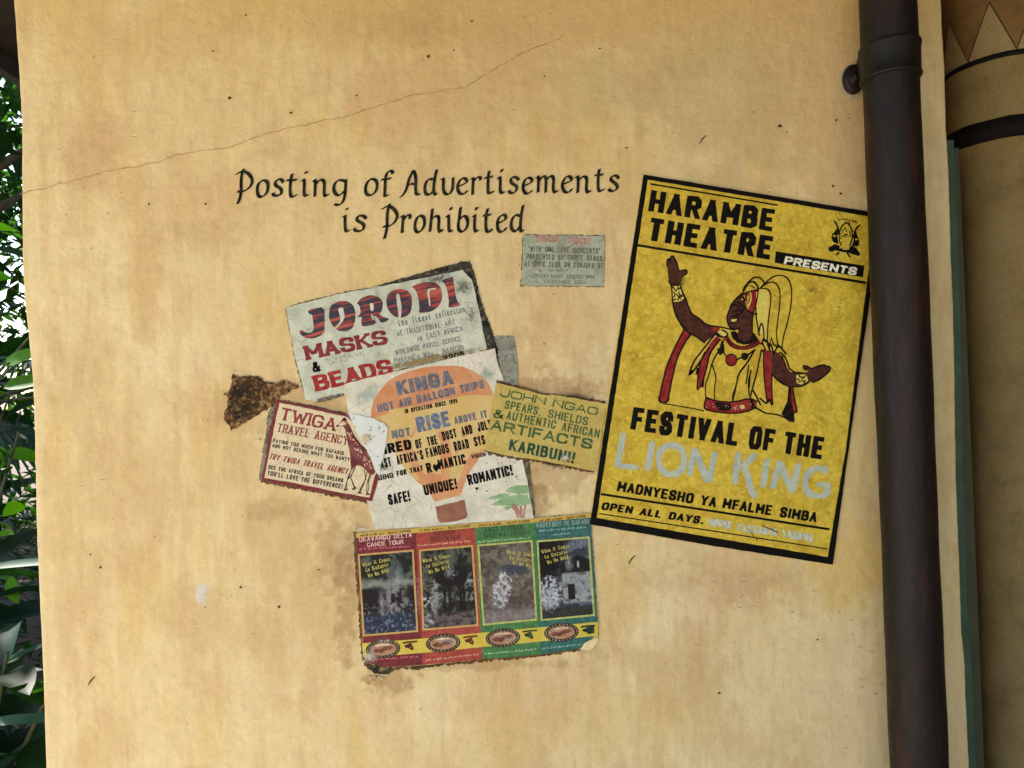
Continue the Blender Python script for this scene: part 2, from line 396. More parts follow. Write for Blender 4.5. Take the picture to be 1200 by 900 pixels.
class Print:
    """collects flat printed shapes lying on the wall or on a paper, in photograph coordinates"""
    def __init__(self, d):
        self.v, self.f, self.d, self.k, self.spans = [], [], d, 0, []
        self.mod = 9
    def depth(self):
        self.k += 1
        return self.d + (self.k % self.mod) * 0.000006
    def poly(self, pts, sm=0):
        for _ in range(sm):
            q = []
            for a, b in zip(pts, pts[1:] + pts[:1]):
                q += [(a[0] * .8 + b[0] * .2, a[1] * .8 + b[1] * .2), (a[0] * .2 + b[0] * .8, a[1] * .2 + b[1] * .8)]
            pts = q
        self.spans.append((len(self.v), len(self.f)))
        d = self.depth()
        n = len(self.v)
        v3 = [W(x, y, d) for x, y in pts]
        self.v += v3
        flat = [Vector((v.x, v.z, 0)) for v in v3]
        for t in tessellate_polygon([flat]):
            a, b, c = t
            A, B, C = flat[a], flat[b], flat[c]
            ar = (B.x - A.x) * (C.y - A.y) - (B.y - A.y) * (C.x - A.x)
            self.f.append((n + a, n + b, n + c) if ar > 0 else (n + a, n + c, n + b))
        return self
    def ribbon(self, L, R):
        self.spans.append((len(self.v), len(self.f)))
        d = self.depth(); n = len(self.v)
        for (a, b) in zip(L, R):
            self.v += [W(a[0], a[1], d), W(b[0], b[1], d)]
        for i in range(len(L) - 1):
            self.f.append((n + 2 * i, n + 2 * i + 2, n + 2 * i + 3, n + 2 * i + 1))
    def stroke(self, pts, w, w2=None, nib=None, smooth=0, cap=True, taper=False, jitter=0.0):
        closed = len(pts) > 2 and abs(pts[0][0] - pts[-1][0]) < 1e-6 and abs(pts[0][1] - pts[-1][1]) < 1e-6
        for _ in range(smooth):
            q = [] if closed else [pts[0]]
            for a, b in zip(pts[:-1], pts[1:]):
                q += [(a[0] * .75 + b[0] * .25, a[1] * .75 + b[1] * .25), (a[0] * .25 + b[0] * .75, a[1] * .25 + b[1] * .75)]
            q.append(q[0] if closed else pts[-1])
            pts = q
        n = len(pts); L, R = [], []
        w2 = w if w2 is None else w2
        for i, p in enumerate(pts):
            if closed:
                a, b = pts[(i - 1) % (n - 1)], pts[(i + 1) % (n - 1)]
                if i in (0, n - 1): a, b = pts[-2], pts[1]
            else: a, b = pts[max(0, i - 1)], pts[min(n - 1, i + 1)]
            d1 = (p[0] - a[0], p[1] - a[1]) if a != p else (b[0] - p[0], b[1] - p[1])
            d2 = (b[0] - p[0], b[1] - p[1]) if b != p else d1
            l1, l2 = math.hypot(*d1) or 1, math.hypot(*d2) or 1
            n1, n2 = (-d1[1] / l1, d1[0] / l1), (-d2[1] / l2, d2[0] / l2)
            m = (n1[0] + n2[0], n1[1] + n2[1]); lm = math.hypot(*m)
            if lm < 0.3: m, k = n2, 1.0
            else:
                m = (m[0] / lm, m[1] / lm); k = min(1.8, 1.0 / max(0.5, m[0] * n1[0] + m[1] * n1[1]))
            ww = (w * abs(m[0]) + w2 * abs(m[1])) * 0.5 * k
            if taper: ww *= 0.35 + 0.65 * math.sin(PI * (0.12 + 0.76 * i / (n - 1)))
            if jitter: ww *= 1 + random.uniform(-jitter, jitter)
            q = p
            if cap and not closed and i in (0, n - 1):
                e = (-d2[0] / l2, -d2[1] / l2) if i == 0 else (d1[0] / l1, d1[1] / l1)
                ext = (w * abs(e[1]) * 0 + min(w, w2) * 0.5)
                q = (p[0] + e[0] * ext, p[1] + e[1] * ext)
            ox, oy = m[0] * ww, m[1] * ww
            if nib:
                s = 1 if (nib[0] * m[0] + nib[1] * m[1]) >= 0 else -1
                ox += s * nib[0] * .5; oy += s * nib[1] * .5
            L.append((q[0] + ox, q[1] + oy)); R.append((q[0] - ox, q[1] - oy))
        self.ribbon(L, R)
        return self
    def disc(self, cx, cy, rx, ry=None, n=20, rot=0.0, wob=0.0):
        ry = ry or rx
        P = []
        for i in range(n):
            a = 2 * PI * i / n; k = 1 + random.uniform(-wob, wob)
            x, y = rx * math.cos(a) * k, ry * math.sin(a) * k
            P.append((cx + x * math.cos(rot) - y * math.sin(rot), cy + x * math.sin(rot) + y * math.cos(rot)))
        return self.poly(P)
    def glyph(self, ch, org, ex, ey, tw, th, smooth=0, nib=None, serif=0.0, slabw=None, jit=0.0):
        if ch not in G: return
        _, st = G[ch]
        for s in st:
            P = [(org[0] + x * ex[0] + y * ey[0] + random.uniform(-jit, jit), org[1] + x * ex[1] + y * ey[1] + random.uniform(-jit, jit)) for x, y in s]
            if len(s) > 2 and s[0] == s[-1]: P[-1] = P[0]
            if len(s) == 2 and not nib and s[0][0] != s[1][0] and s[0][1] != s[1][1]:
                # slanting stems are cut level with the line of writing
                lx = math.hypot(*ex) or 1e-6; ux = (ex[0] / lx, ex[1] / lx); ly = math.hypot(*ey) or 1e-6
                (a0, b0), (a1, b1) = s; hw = tw * 0.5 * 1.08
                q = []
                for (sx_, sy_), (ox_, oy_) in (((a0, b0), (a1, b1)), ((a1, b1), (a0, b0))):
                    k = 0.0
                    if sy_ in (0, 6): k = (th * 0.5 / ly) / abs(sy_ - oy_)
                    q.append((sx_ + (sx_ - ox_) * k, sy_ + (sy_ - oy_) * k))
                c = [(org[0] + x * ex[0] + y * ey[0], org[1] + x * ex[1] + y * ey[1]) for x, y in q]
                self.ribbon([(p[0] - ux[0] * hw, p[1] - ux[1] * hw) for p in c], [(p[0] + ux[0] * hw, p[1] + ux[1] * hw) for p in c])
            else:
                self.stroke(P, tw, th, nib=nib, smooth=smooth if len(s) >= 4 else 0, cap=not nib)
            if serif and ch.isalpha():
                for (x, y) in (s[0], s[-1]):
                    if y in (0, 6) and not (len(s) >= 4 and ch not in 'J'):
                        other = s[1] if (x, y) == s[0] else s[-2]
                        if abs(other[1] - y) < 1: continue
                        c = (org[0] + x * ex[0] + y * ey[0], org[1] + x * ex[1] + y * ey[1])
                        l = math.hypot(*ex); u = (ex[0] / l, ex[1] / l)
                        q = serif * 0.5 + tw * 0.35
                        self.stroke([(c[0] - u[0] * q, c[1] - u[1] * q), (c[0] + u[0] * q, c[1] + u[1] * q)], slabw or th, slabw or th, cap=False)
    def text(self, s, p0, p1, h, wt=0.2, wh=None, slant=0.0, smooth=0, nib=None, serif=0.0, gap=0.13, space=0.42, jit=0.0, arc=0.0, hj=0.0):
        """s along the baseline p0 -> p1 (photograph pixels), cap height h"""
        toks, i = [], 0
        while i < len(s):
            if s[i] == '@': toks.append(s[i:i + 2]); i += 2
            else: toks.append(s[i]); i += 1
        dx, dy = p1[0] - p0[0], p1[1] - p0[1]
        Lb = math.hypot(dx, dy); u = (dx / Lb, dy / Lb); up = (u[1], -u[0])
        tw = wt * h; th = (wh if wh is not None else wt * 0.9) * h
        gp = gap * h; sp = space * h
        gl = [t for t in toks if t != ' ']
        nib_x = abs(nib[0]) if nib else 0
        avail = Lb - sum(sp for t in toks if t == ' ') - gp * (len(toks) - 1) - tw * len(gl)
        wsum = sum(G.get(t, (3, []))[0] for t in gl) or 1
        sx = max(0.02, avail / wsum)
        while sx * 4 < 1.35 * tw and tw > 0.08 * h:      # keep the counters of narrow letters open
            tw *= 0.93
            avail = Lb - sum(sp for t in toks if t == ' ') - gp * (len(toks) - 1) - tw * len(gl)
            sx = max(0.02, avail / wsum)
        th = min(th, 0.185 * h, max(tw * 1.1, 0.08 * h)) if not nib else th
        sy = (h - th) / 6.0
        x = 0
        for t in toks:
            if t == ' ': x += sp + gp; continue
            w = G.get(t, (3, []))[0]
            yo = th * 0.5 + random.uniform(-hj, hj)
            a = arc * math.sin(PI * min(1, max(0, (x + w * sx / 2) / Lb)))
            ox = x + tw * 0.5
            org = (p0[0] + u[0] * ox + up[0] * (yo + a), p0[1] + u[1] * ox + up[1] * (yo + a))
            ex = (u[0] * sx, u[1] * sx)
            ey = ((up[0] + u[0] * slant) * sy, (up[1] + u[1] * slant) * sy)
            self.glyph(t, org, ex, ey, tw, th, smooth, nib, serif * h, jit=jit)
            x += w * sx + tw + gp
        return self
    def scribble(self, p0, p1, h, w=.45):
        """a line of print too small to read: little upright and slanting marks in word-long runs"""
        dx, dy = p1[0] - p0[0], p1[1] - p0[1]; Lb = math.hypot(dx, dy); u = (dx / Lb, dy / Lb); x = 0
        while x < Lb - h:
            for _ in range(random.randint(2, 6)):
                a = (p0[0] + u[0] * x, p0[1] + u[1] * x); k = random.uniform(.5, 1.0) * h
                b = (a[0] + random.uniform(-.3, .6) * h * .5, a[1] - k)
                self.stroke([a, b, (b[0] + h * .35, b[1] + random.uniform(0, .6) * h)], w, cap=False)
                x += h * random.uniform(.55, .8)
                if x > Lb - h: break
            x += h * .6
        return self
    def build(self, name, mat, th, each=False):
        if each:
            sp = self.spans + [(len(self.v), len(self.f))]
            for (a, fa), (b, fb) in zip(sp[:-1], sp[1:]):
                mesh_obj(name, self.v[a:b], [tuple(i - a for i in f) for f in self.f[fa:fb]], mat, th)
            return
        return mesh_obj(name, self.v, self.f, mat, th)

def ragged(pts, step=6.0, amp=0.6, closed=True):
    out = []
    n = len(pts)
    for i in range(n if closed else n - 1):
        a, b = pts[i], pts[(i + 1) % n]
        L = math.hypot(b[0] - a[0], b[1] - a[1]); k = max(1, int(L / step))
        for j in range(k):
            t = j / k
            w = amp if j else amp * 0.3
            out.append((a[0] + (b[0] - a[0]) * t + random.uniform(-w, w), a[1] + (b[1] - a[1]) * t + random.uniform(-w, w)))
    return out
def sheet(name, pts, d, mat, th, thick=0.0004, rag=0.5, step=6.0):
    """a thin sheet of paper or card with worn edges: front face and rim"""
    P = ragged(pts, step, rag)
    pr = Print(d)
    pr.poly(P)
    n = len(P); base = len(pr.v)
    f0 = pr.d + 0.000006 * (pr.k % 9)
    bk = [W(x, y, f0 - thick) for x, y in P]
    ar = sum(P[i][0] * P[(i + 1) % n][1] - P[(i + 1) % n][0] * P[i][1] for i in range(n))
    pr.v += bk
    for i in range(n):
        j = (i + 1) % n
        q = (i, base + i, base + j, j)
        pr.f.append(q if ar > 0 else q[::-1])
    return pr.build(name, mat, th)
def grime_shadow(th, pts, w=2.6, wear=.52, c=(78, 60, 40), closed=True, d=.0007):
    """dirt along the edge of a glued sheet, with its contact shadow painted in"""
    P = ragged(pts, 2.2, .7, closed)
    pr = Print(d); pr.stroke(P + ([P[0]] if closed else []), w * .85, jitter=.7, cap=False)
    return pr.build('edge_grime_shadow', ink(S(*c), wear, .9, 110, S(c[0] + 30, c[1] + 26, c[2] + 20), .25), th)
def inside(pts, X, Y):
    r = np.zeros(X.shape, bool)
    n = len(pts)
    for i in range(n):
        x0, y0 = pts[i]; x1, y1 = pts[(i + 1) % n]
        if y0 == y1: continue
        c = ((y0 > Y) != (y1 > Y)) & (X < (x1 - x0) * (Y - y0) / (y1 - y0) + x0)
        r ^= c
    return r
def patch(name, pts, d, mat, th, colf, res=1.0, warp=4.0, wsc=8.0, hf=None, seed=1):
    """torn, crusty layer: fine grid inside a noise-warped outline, with relief"""
    xs = [p[0] for p in pts]; ys = [p[1] for p in pts]
    X, Y = np.meshgrid(np.arange(min(xs) - 6, max(xs) + 6, res), np.arange(min(ys) - 6, max(ys) + 6, res))
    Xw = X + warp * (fbm(X, Y, wsc, seed, 4, .6) - .5) * 2
    Yw = Y + warp * (fbm(X, Y, wsc, seed + 50, 4, .6) - .5) * 2
    ins = inside(pts, Xw, Yw)
    mask = ins[:-1, :-1] & ins[1:, 1:] & ins[:-1, 1:] & ins[1:, :-1]
    H = hf(X, Y) if hf else 0 * X
    dx, dy = (X - 600) * SPX, -(Y - 450) * SPX
    P = np.stack([dx * CA + dy * SA, -(d + H), CAM_Z - dx * SA + dy * CA], -1)
    return grid_obj(name, P, mat, th, True, mask=mask, cols=colf(X, Y))
def stain(th, cx, cy, rx, ry, d, mat, rot=0.0, name='stain', k=1.0, pw=1.0):
    nr, na = 8, 28
    P = np.zeros((nr + 1, na + 1, 3)); C = np.zeros((nr + 1, na + 1, 3))
    for i in range(nr + 1):
        for j in range(na + 1):
            r = i / nr; a = 2 * PI * (j % na) / na
            x, y = rx * r * math.cos(a), ry * r * math.sin(a)
            P[i, j] = W(cx + x * math.cos(rot) - y * math.sin(rot), cy + x * math.sin(rot) + y * math.cos(rot), d)
            C[i, j] = k * (1 - r) ** pw
    return grid_obj(name, P, mat, th, cols=C)

# ================================================================== the plaster wall
lk = np.array([(-60, 12.5), (0, 14.5), (50, 18), (80, 20), (150, 24), (200, 24), (300, 24.5), (351, 27), (397, 32), (440, 36), (475, 38), (564, 40), (633, 41.5), (687, 44), (740, 46.5), (793, 49), (864, 51), (960, 54)])
rk = np.array([(-60, 1102), (0, 1104.5), (27, 1105.5), (53, 1107.5), (80, 1109), (150, 1110.7), (180, 1112.5), (240, 1115), (295, 1116), (371, 1119.5), (430, 1120.5), (560, 1122.4), (635, 1125), (673, 1126.6), (741, 1128.5), (771, 1132), (824, 1134), (900, 1137.5), (960, 1140)])
def wall_x(z, tab, slope_ok=True):
    # wall edge as an x for every height; beyond the frame it simply carries on
    xs, zs = [], []
    for y, x in tab:
        a, b = XZ(x, y); xs.append(a); zs.append(b)
    zs, xs = np.array(zs)[::-1], np.array(xs)[::-1]
    return np.interp(z, zs, xs)
WALL = thing('plaster_wall', 'ochre painted plaster wall carrying the old posters and the brush-lettered notice', 'wall', (0, 0, 0))
zz = np.concatenate([np.linspace(0, 0.7, 24)[:-1], np.linspace(0.7, 2.32, 540), np.linspace(2.32, 2.8, 30)[1:]])
NX = 600
uu = np.linspace(0, 1, NX)
xl, xr = wall_x(zz, lk), wall_x(zz, rk)
xl = xl + 0.0012 * (fbm(zz * 1000, zz * 0, 18, 3) - .5); xr = xr + 0.0016 * (fbm(zz * 1000, zz * 0 + 5, 16, 9) - .5)
Xg = xl[:, None] + (xr - xl)[:, None] * uu[None, :]
Zg = np.repeat(zz[:, None], NX, 1)
# photograph coordinates of every vertex, used to place stains where they are on the real wall
dxm, dzm = Xg, Zg - CAM_Z
PX = 600 + (dxm * CA - dzm * SA) / SPX
PY = 450 - (dxm * SA + dzm * CA) / SPX
rel = 0.0016 * (fbm(Xg * 1000, Zg * 1000, 130, 21, 3) - .5) + 0.0009 * (fbm(Xg * 1000, Zg * 1000, 22, 22, 3) - .5)
rel = np.clip(rel + 0.0004, 0, 1)
re = 0.006
dl = np.clip((re - (Xg - xl[:, None])) / re, 0, 1); dr = np.clip((re - (xr[:, None] - Xg)) / re, 0, 1)
Yg = rel + re * (1 - np.sqrt(np.clip(1 - dl ** 2, 0, 1))) + re * (1 - np.sqrt(np.clip(1 - dr ** 2, 0, 1)))
# ---- paint colour (albedo)
def A3(c): return np.array(c[:3])[None, None, :]
base = A3(S(228, 203, 150)); tan = A3(S(212, 180, 126)); gold = A3(S(222, 190, 120)); pale = A3(S(236, 216, 168)); rose = A3(S(214, 177, 130)); dirt = A3(S(146, 106, 62)); olive = A3(S(196, 176, 124))
def bl(c, d, m): return c * (1 - m[..., None]) + d * m[..., None]
n1 = fbm(PX, PY, 190, 31, 5, .55); n2 = fbm(PX, PY, 80, 41, 5, .6); n3 = fbm(PX, PY * .35, 60, 51, 5, .6); n4 = fbm(PX, PY, 26, 61, 5, .65)
C = np.zeros(Xg.shape + (3,)) + base
C = bl(C, pale, sstep(.5, .72, n1) * .75)
C = bl(C, gold, sstep(.5, .7, n3) * .55)
C = bl(C, tan, sstep(.52, .72, n2) * .5)
C = bl(C, rose, sstep(.54, .72, fbm(PX, PY * .5, 45, 71, 6, .68)) * .55)
C = bl(C, pale, sstep(.5, .75, fbm(PX, PY * .22, 26, 73, 5, .6)) * .35)
C = bl(C, tan, sstep(.56, .74, fbm(PX, PY * .15, 17, 74, 4, .6)) * .4)
C = bl(C, tan, sstep(.6, .75, n4) * .22)
def E(cx, cy, rx, ry, rough=.55, sc=24, sd=0):
    r = np.sqrt(((PX - cx) / rx) ** 2 + ((PY - cy) / ry) ** 2)
    r = r + rough * (fbm(PX, PY, sc, 90 + sd, 5, .62) - .5) * 2
    return sstep(1.05, .45, r)
C = bl(C, gold, sstep(95, -10, PY + 60 * (n3 - .5)) * sstep(120, 260, PX) * .75)
for i, (cx, cy, rx, ry, k, col) in enumerate([
    (110, 180, 45, 55, .5, rose), (225, 245, 130, 60, .35, rose), (215, 45, 110, 50, .35, tan), (120, 60, 60, 60, .25, tan), (95, 400, 45, 130, .25, tan),
    (230, 720, 85, 45, .5, tan), (300, 740, 60, 40, .35, tan), (330, 650, 60, 35, .25, tan), (470, 120, 120, 60, .3, rose), (610, 60, 90, 60, .4, rose), (700, 100, 90, 60, .35, olive),
    (860, 120, 130, 110, .4, olive), (980, 160, 60, 200, .6, tan), (700, 20, 420, 40, .5, tan), (560, 110, 110, 70, .4, tan), (940, 60, 80, 120, .25, rose), (1000, 660, 70, 70, .8, gold), (985, 450, 30, 150, .5, gold), (860, 665, 110, 30, .4, tan), (860, 690, 70, 36, .4, rose),  # olive darkening here paints in the dimmer light at upper right
    (640, 300, 60, 30, .3, tan), (660, 380, 60, 60, .35, tan), (810, 800, 90, 80, .35, tan), (700, 850, 160, 60, .3, gold), (600, 820, 90, 60, .2, rose), (150, 560, 60, 90, .22, tan), (60, 860, 40, 60, .3, pale), (40, 500, 12, 500, .4, pale), (930, 790, 100, 90, .5, pale),
    (330, 620, 60, 60, .3, tan), (380, 700, 40, 100, .45, tan), (1040, 820, 40, 100, .4, pale), (560, 40, 300, 26, .35, tan), (1100, 500, 22, 500, .25, olive)]):
    C = bl(C, col, E(cx, cy, rx, ry, .7, 26, i) * min(1, k * 1.25))
for i, (cx, cy, rx, ry, k, rg) in enumerate([
    (640, 455, 66, 26, .62, .9), (675, 462, 36, 18, .5, .8), (650, 560, 50, 30, .5, .8), (628, 595, 20, 26, .75, .7), (700, 640, 20, 30, .2, .6),
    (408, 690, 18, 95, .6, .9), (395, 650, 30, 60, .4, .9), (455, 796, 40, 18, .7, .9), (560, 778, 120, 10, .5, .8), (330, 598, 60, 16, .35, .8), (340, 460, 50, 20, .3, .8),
    (262, 478, 14, 30, .35, .8), (300, 500, 30, 14, .3, .8), (385, 480, 40, 22, .55, .6), (630, 520, 30, 30, .4, .8), (420, 610, 20, 20, .4, .8), (690, 760, 24, 12, .35, .8),
    (610, 395, 20, 14, .3, .8), (110, 195, 30, 40, .14, .9), (690, 440, 30, 40, .25, .9), (1018, 600, 20, 60, .12, .9), (780, 680, 60, 20, .2, 1.0), (880, 690, 50, 22, .22, 1.0), (480, 30, 50, 26, .13, 1.0), (230, 268, 70, 20, .16, 1.0)]):
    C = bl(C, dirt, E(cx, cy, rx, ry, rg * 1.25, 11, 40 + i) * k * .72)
# paler repainted zone low on the right, with its crisp ragged upper limit
edge = 742 - 0.30 * (PX - 950) + 14 * (fbm(PX, PY, 30, 77) - .5)
m = sstep(0, 5, PY - edge) * sstep(880, 980, PX)
C = bl(C, A3(S(226, 200, 150)), m * .6)
C = bl(C, A3(S(214, 208, 196)), E(236, 697, 9, 15, .8, 8, 81) * .75)
C = bl(C, pale, sstep(4, 0, np.abs(PY - 699 - .13 * (PX - 245))) * sstep(240, 250, PX) * sstep(325, 285, PX) * .2)
# faint dark line along vertical edges of old drips
C = bl(C, dirt, (sstep(.72, .80, fbm(PX, PY * .06, 9, 83, 3)) * sstep(.45, .7, n1)) * .10)
C = C * np.array([0.995, 1.03, 1.05])
C = C * (0.97 + 0.06 * fbm(PX, PY, 9, 91, 3))[..., None]
# painted edge is rubbed and darker where the plaster turns the corner
EP = stucco_mat()
Pw = np.stack([Xg, Yg, Zg], -1)
def sidecols(n): return np.repeat((C[:, :1]), n, 1)
yb = np.linspace(0.02, 0.42, 10)
Lft = np.stack([np.repeat(xl[:, None], 10, 1), np.repeat(yb[None, ::-1], len(zz), 0), np.repeat(zz[:, None], 10, 1)], -1)
Rgt = np.stack([np.repeat(xr[:, None], 10, 1), np.repeat(yb[None, :], len(zz), 0), np.repeat(zz[:, None], 10, 1)], -1)
PA = np.concatenate([Lft, Pw, Rgt], 1)
CAll = np.concatenate([np.repeat(C[:, :1], 10, 1), C, np.repeat(C[:, -1:], 10, 1)], 1)
grid_obj('plaster_face', PA, EP, WALL, cols=CAll)

INK_NOTICE = ink(S(18, 21, 18), 0.25, 0.6, 260, S(60, 58, 42), .2)
nb = (2.5, -1.6)
pr = Print(0.0009)
kw = dict(wt=0.034, wh=0.034, nib=nb, smooth=2, gap=0.12, slant=0.02, jit=0.45, hj=0.6)
pr.text('@Posting', (279, 231.5), (406, 231), 31, **kw)
pr.text('of', (427, 230), (460, 229.5), 31, **kw)
pr.text('@Advertisements', (473, 229.5), (725, 225.5), 30, **kw)
pr.build('notice_lettering', INK_NOTICE, WALL)
pr = Print(0.0009)
kw['hj'] = 0.5
pr.text('is', (401, 272), (429, 271.5), 30, **kw)
pr.text('@Prohibited', (450, 273), (614, 272), 31, **kw)
pr.build('notice_lettering', INK_NOTICE, WALL)

# flaked spots: a pale scar with a dark lower lip
prA, prB = Print(.0007), Print(.00085)
for i in range(46):
    x, y = random.choice([(random.uniform(60, 1000), random.uniform(10, 890)), (random.gauss(820, 70), random.gauss(700, 40)), (random.gauss(1010, 14), random.uniform(720, 890)), (random.gauss(120, 40), random.gauss(200, 60))])
    r = random.uniform(1.2, 3.2); a = random.uniform(-.6, .6)
    prA.disc(x, y, r, r * random.uniform(.4, .8), 9, a, .35)
    prB.stroke([(x - r * .8, y + r * .3), (x, y + r * .6), (x + r * .8, y + r * .35)], .55, taper=True)
o_ = prA.build('plaster_scars', ink(S(232, 212, 168), .25, .9, 200, S(214, 186, 140)), WALL); o_['kind'] = 'stuff'
o_ = prB.build('scar_lips', ink(S(120, 86, 52), .3, .9, 200), WALL); o_['kind'] = 'stuff'
# hairline crack running up to the right
cp = [(24, 227), (50, 221), (80, 213.5), (105, 206), (130, 200), (160, 195), (185, 190), (205, 182), (230, 178), (262, 174), (285, 167), (310, 157), (335, 151), (360, 146), (390, 139), (402, 138), (440, 125), (480, 113), (520, 106), (545, 103), (565, 90), (590, 75), (612, 62), (640, 52), (665, 40)]
cr = []
for a, b in zip(cp[:-1], cp[1:]):
    k = max(2, int(math.hypot(b[0] - a[0], b[1] - a[1]) / 5))
    for j in range(k):
        cr.append((a[0] + (b[0] - a[0]) * j / k + random.uniform(-.8, .8), a[1] + (b[1] - a[1]) * j / k + random.uniform(-1.0, 1.0)))
pr = Print(0.0007); pr.stroke(cr, 0.7, jitter=0.5)
pr.build('plaster_crack', ink(S(176, 138, 92), 0.5, 0.9, 150, S(200, 164, 112)), WALL)
# specks and chips: counted as one spatter
pr = Print(0.0008)
for i in range(150):
    x, y = random.uniform(30, 1120), random.uniform(0, 900)
    if random.random() < .5:
        q = random.choice([(870, 690), (620, 450), (400, 700), (480, 100), (130, 190), (900, 130), (700, 120), (1010, 300), (640, 360), (300, 700), (1030, 800), (690, 320)])
        x, y = random.gauss(q[0], 55), random.gauss(q[1], 45)
    r = min(1.4, 0.3 + random.expovariate(3.6))
    pr.disc(x, y, r, r * random.uniform(.5, 1.3), 6, random.random() * 3, .4)
for x, y, r in [(502, 66, 2), (553, 25, 1.6), (269, 115, 2.2), (341, 132, 1.8), (118, 665, 1.6), (106, 650, 1.2), (914, 148, 2.6), (418, 112, 1.2), (703, 57, 1.3), (843, 812, 1.8), (327, 711, 1.8), (282, 688, 1.8), (241, 239, 1.4), (288, 18, 1.2), (250, 60, 1.2), (980, 141, 1.6), (976, 218, 1.6), (985, 227, 1.8)]:
    pr.disc(x, y, r, r * .8, 8, 0, .3)
for x, y in [(107, 797), (823, 163), (740, 655)]:
    pr.stroke([(x - 3, y + 5), (x, y), (x + 4, y - 4)], 1.3, taper=True)
o = pr.build('dirt_specks', ink(S(70, 50, 30), 0.2, 0.9, 200), WALL); o['kind'] = 'stuff'

# ================================================================== downpipe
PIPE = thing('downpipe', 'dark brown round metal downpipe strapped to the wall beside the yellow theatre poster', 'pipe', tuple(W(1059.5, 450, 0)) )
pcx = (1059.5 - 600) / FPX * 1.325 * CA - 0.0
PY0 = -0.072
PR = 0.0468
def ringpts(cx, cy, r, z, n=40, a0=0, a1=2 * PI, close=True):
    A = np.linspace(a0, a1, n, endpoint=not close)
    return np.stack([cx + r * np.cos(A), cy + r * np.sin(A), np.full(n, z)], -1)
def pipe_mat():
    m, nt, b = new_mat('weathered_pipe')
    v = coords(nt)
    mp = nt.nodes.new('ShaderNodeMapping'); mp.inputs['Scale'].default_value = (22, 22, 4.0); nt.links.new(v, mp.inputs['Vector'])
    n = noise(nt, 1.4, 7, 0.65, mp.outputs['Vector'])
    f = noise(nt, 55, 7, 0.75, v)
    c = ramp(nt, n.outputs['Fac'], [(0.34, S(54, 28, 19)), (0.46, S(32, 21, 17)), (0.56, S(19, 17, 16)), (0.7, S(36, 36, 33))]).outputs['Color']
    c = mix(nt, ramp(nt, f.outputs['Fac'], [(0.6, g(0)), (0.72, g(.8))]).outputs['Color'], c, S(74, 52, 38))
    # verdigris blooms
    vg = noise(nt, 7, 5, 0.7, v)
    c = mix(nt, ramp(nt, vg.outputs['Fac'], [(0.62, g(0)), (0.75, g(.55))]).outputs['Color'], c, S(60, 70, 62))
    nt.links.new(c, b.inputs['Base Color'])
    nt.links.new(ramp(nt, f.outputs['Fac'], [(0.3, g(.38)), (0.7, g(.68))]).outputs['Color'], b.inputs['Roughness'])
    b.inputs['Metallic'].default_value = 0.0; b.inputs['Specular IOR Level'].default_value = 0.3
    n1 = bump(nt, b, n.outputs['Fac'], 0.4, 0.004)
    bump(nt, b, f.outputs['Fac'], 0.5, 0.0016, n1)
    return m
PM = pipe_mat()
zs = np.linspace(0.0, 2.8, 90)
Pp = np.stack([ringpts(pcx, PY0, PR + 0.0006 * math.sin(z * 9) + 0.0004 * math.sin(z * 31), z, 48) for z in zs])
grid_obj('pipe', Pp, PM, PIPE, close_u=True)
# socket joint with its rolled lip, and the wall bracket
zc = W(1040, 86)[2]
zc = CAM_Z + (zc - CAM_Z) * (1.28 / 1.4) + 0.006
prof = [(0, PR + .0005), (0.0008, PR + .0034), (0.003, PR + .0044), (0.006, PR + .0036), (0.008, PR + .0024), (0.030, PR + .0026), (0.050, PR + .0030), (0.056, PR + .0044), (0.061, PR + .0044), (0.0625, PR + .0018), (0.063, PR + .0004)]
Pc = np.stack([ringpts(pcx, PY0, r, zc + z, 48) for z, r in prof])
grid_obj('pipe_collar', Pc, PM, PIPE, close_u=True)
bx, bz = XZ(998.5, 94.5)
bz += -0.0
Pf = []
for y, r in [(0.0, .0), (0.0, .027), (-.006, .028), (-.012, .026), (-.014, .018), (-.014, .009), (-.018, .009), (-.021, .007), (-.0215, .0)]:
    A = np.linspace(0, 2 * PI, 28, endpoint=False)
    Pf.append(np.stack([bx + .72 * r * np.cos(A), np.full(28, y), bz + r * np.sin(A)], -1))
fl = grid_obj('wall_flange', np.array(Pf), PM, PIPE, close_u=True)
A = np.linspace(0, 2 * PI, 28, endpoint=False)
Pr_ = np.array([np.stack([bx - .001 + .72 * r * np.cos(A), np.full(28, -.0012), bz - .002 + r * np.sin(A)], -1) for r in (.020, .0325)])
grid_obj('sealant_ring', Pr_, plain_mat('old_sealant', S(205, 196, 172), S(160, 146, 116), 90, 0.8), PIPE, close_u=True)
arm = []
for t in np.linspace(0, 1, 10):
    cx = bx + .004 + (pcx - PR * .8 - bx) * t; cy = -.012 + (PY0 - .01 + .012) * t * t; cz = bz + .004 + .022 * t
    A = np.linspace(0, 2 * PI, 14, endpoint=False)
    arm.append(np.stack([cx + .004 * np.cos(A), cy + .012 * np.cos(A), cz + (.021 + .011 * t) * np.sin(A)], -1))
grid_obj('bracket_arm', np.array(arm), PM, PIPE, close_u=True)
for dz in (-.012, .012):
    v, f = box(bx - .004, bx + .003, -.024, -.013, bz + dz - .003, bz + dz + .003)
    mesh_obj('screw_head', v, f, PM, PIPE)

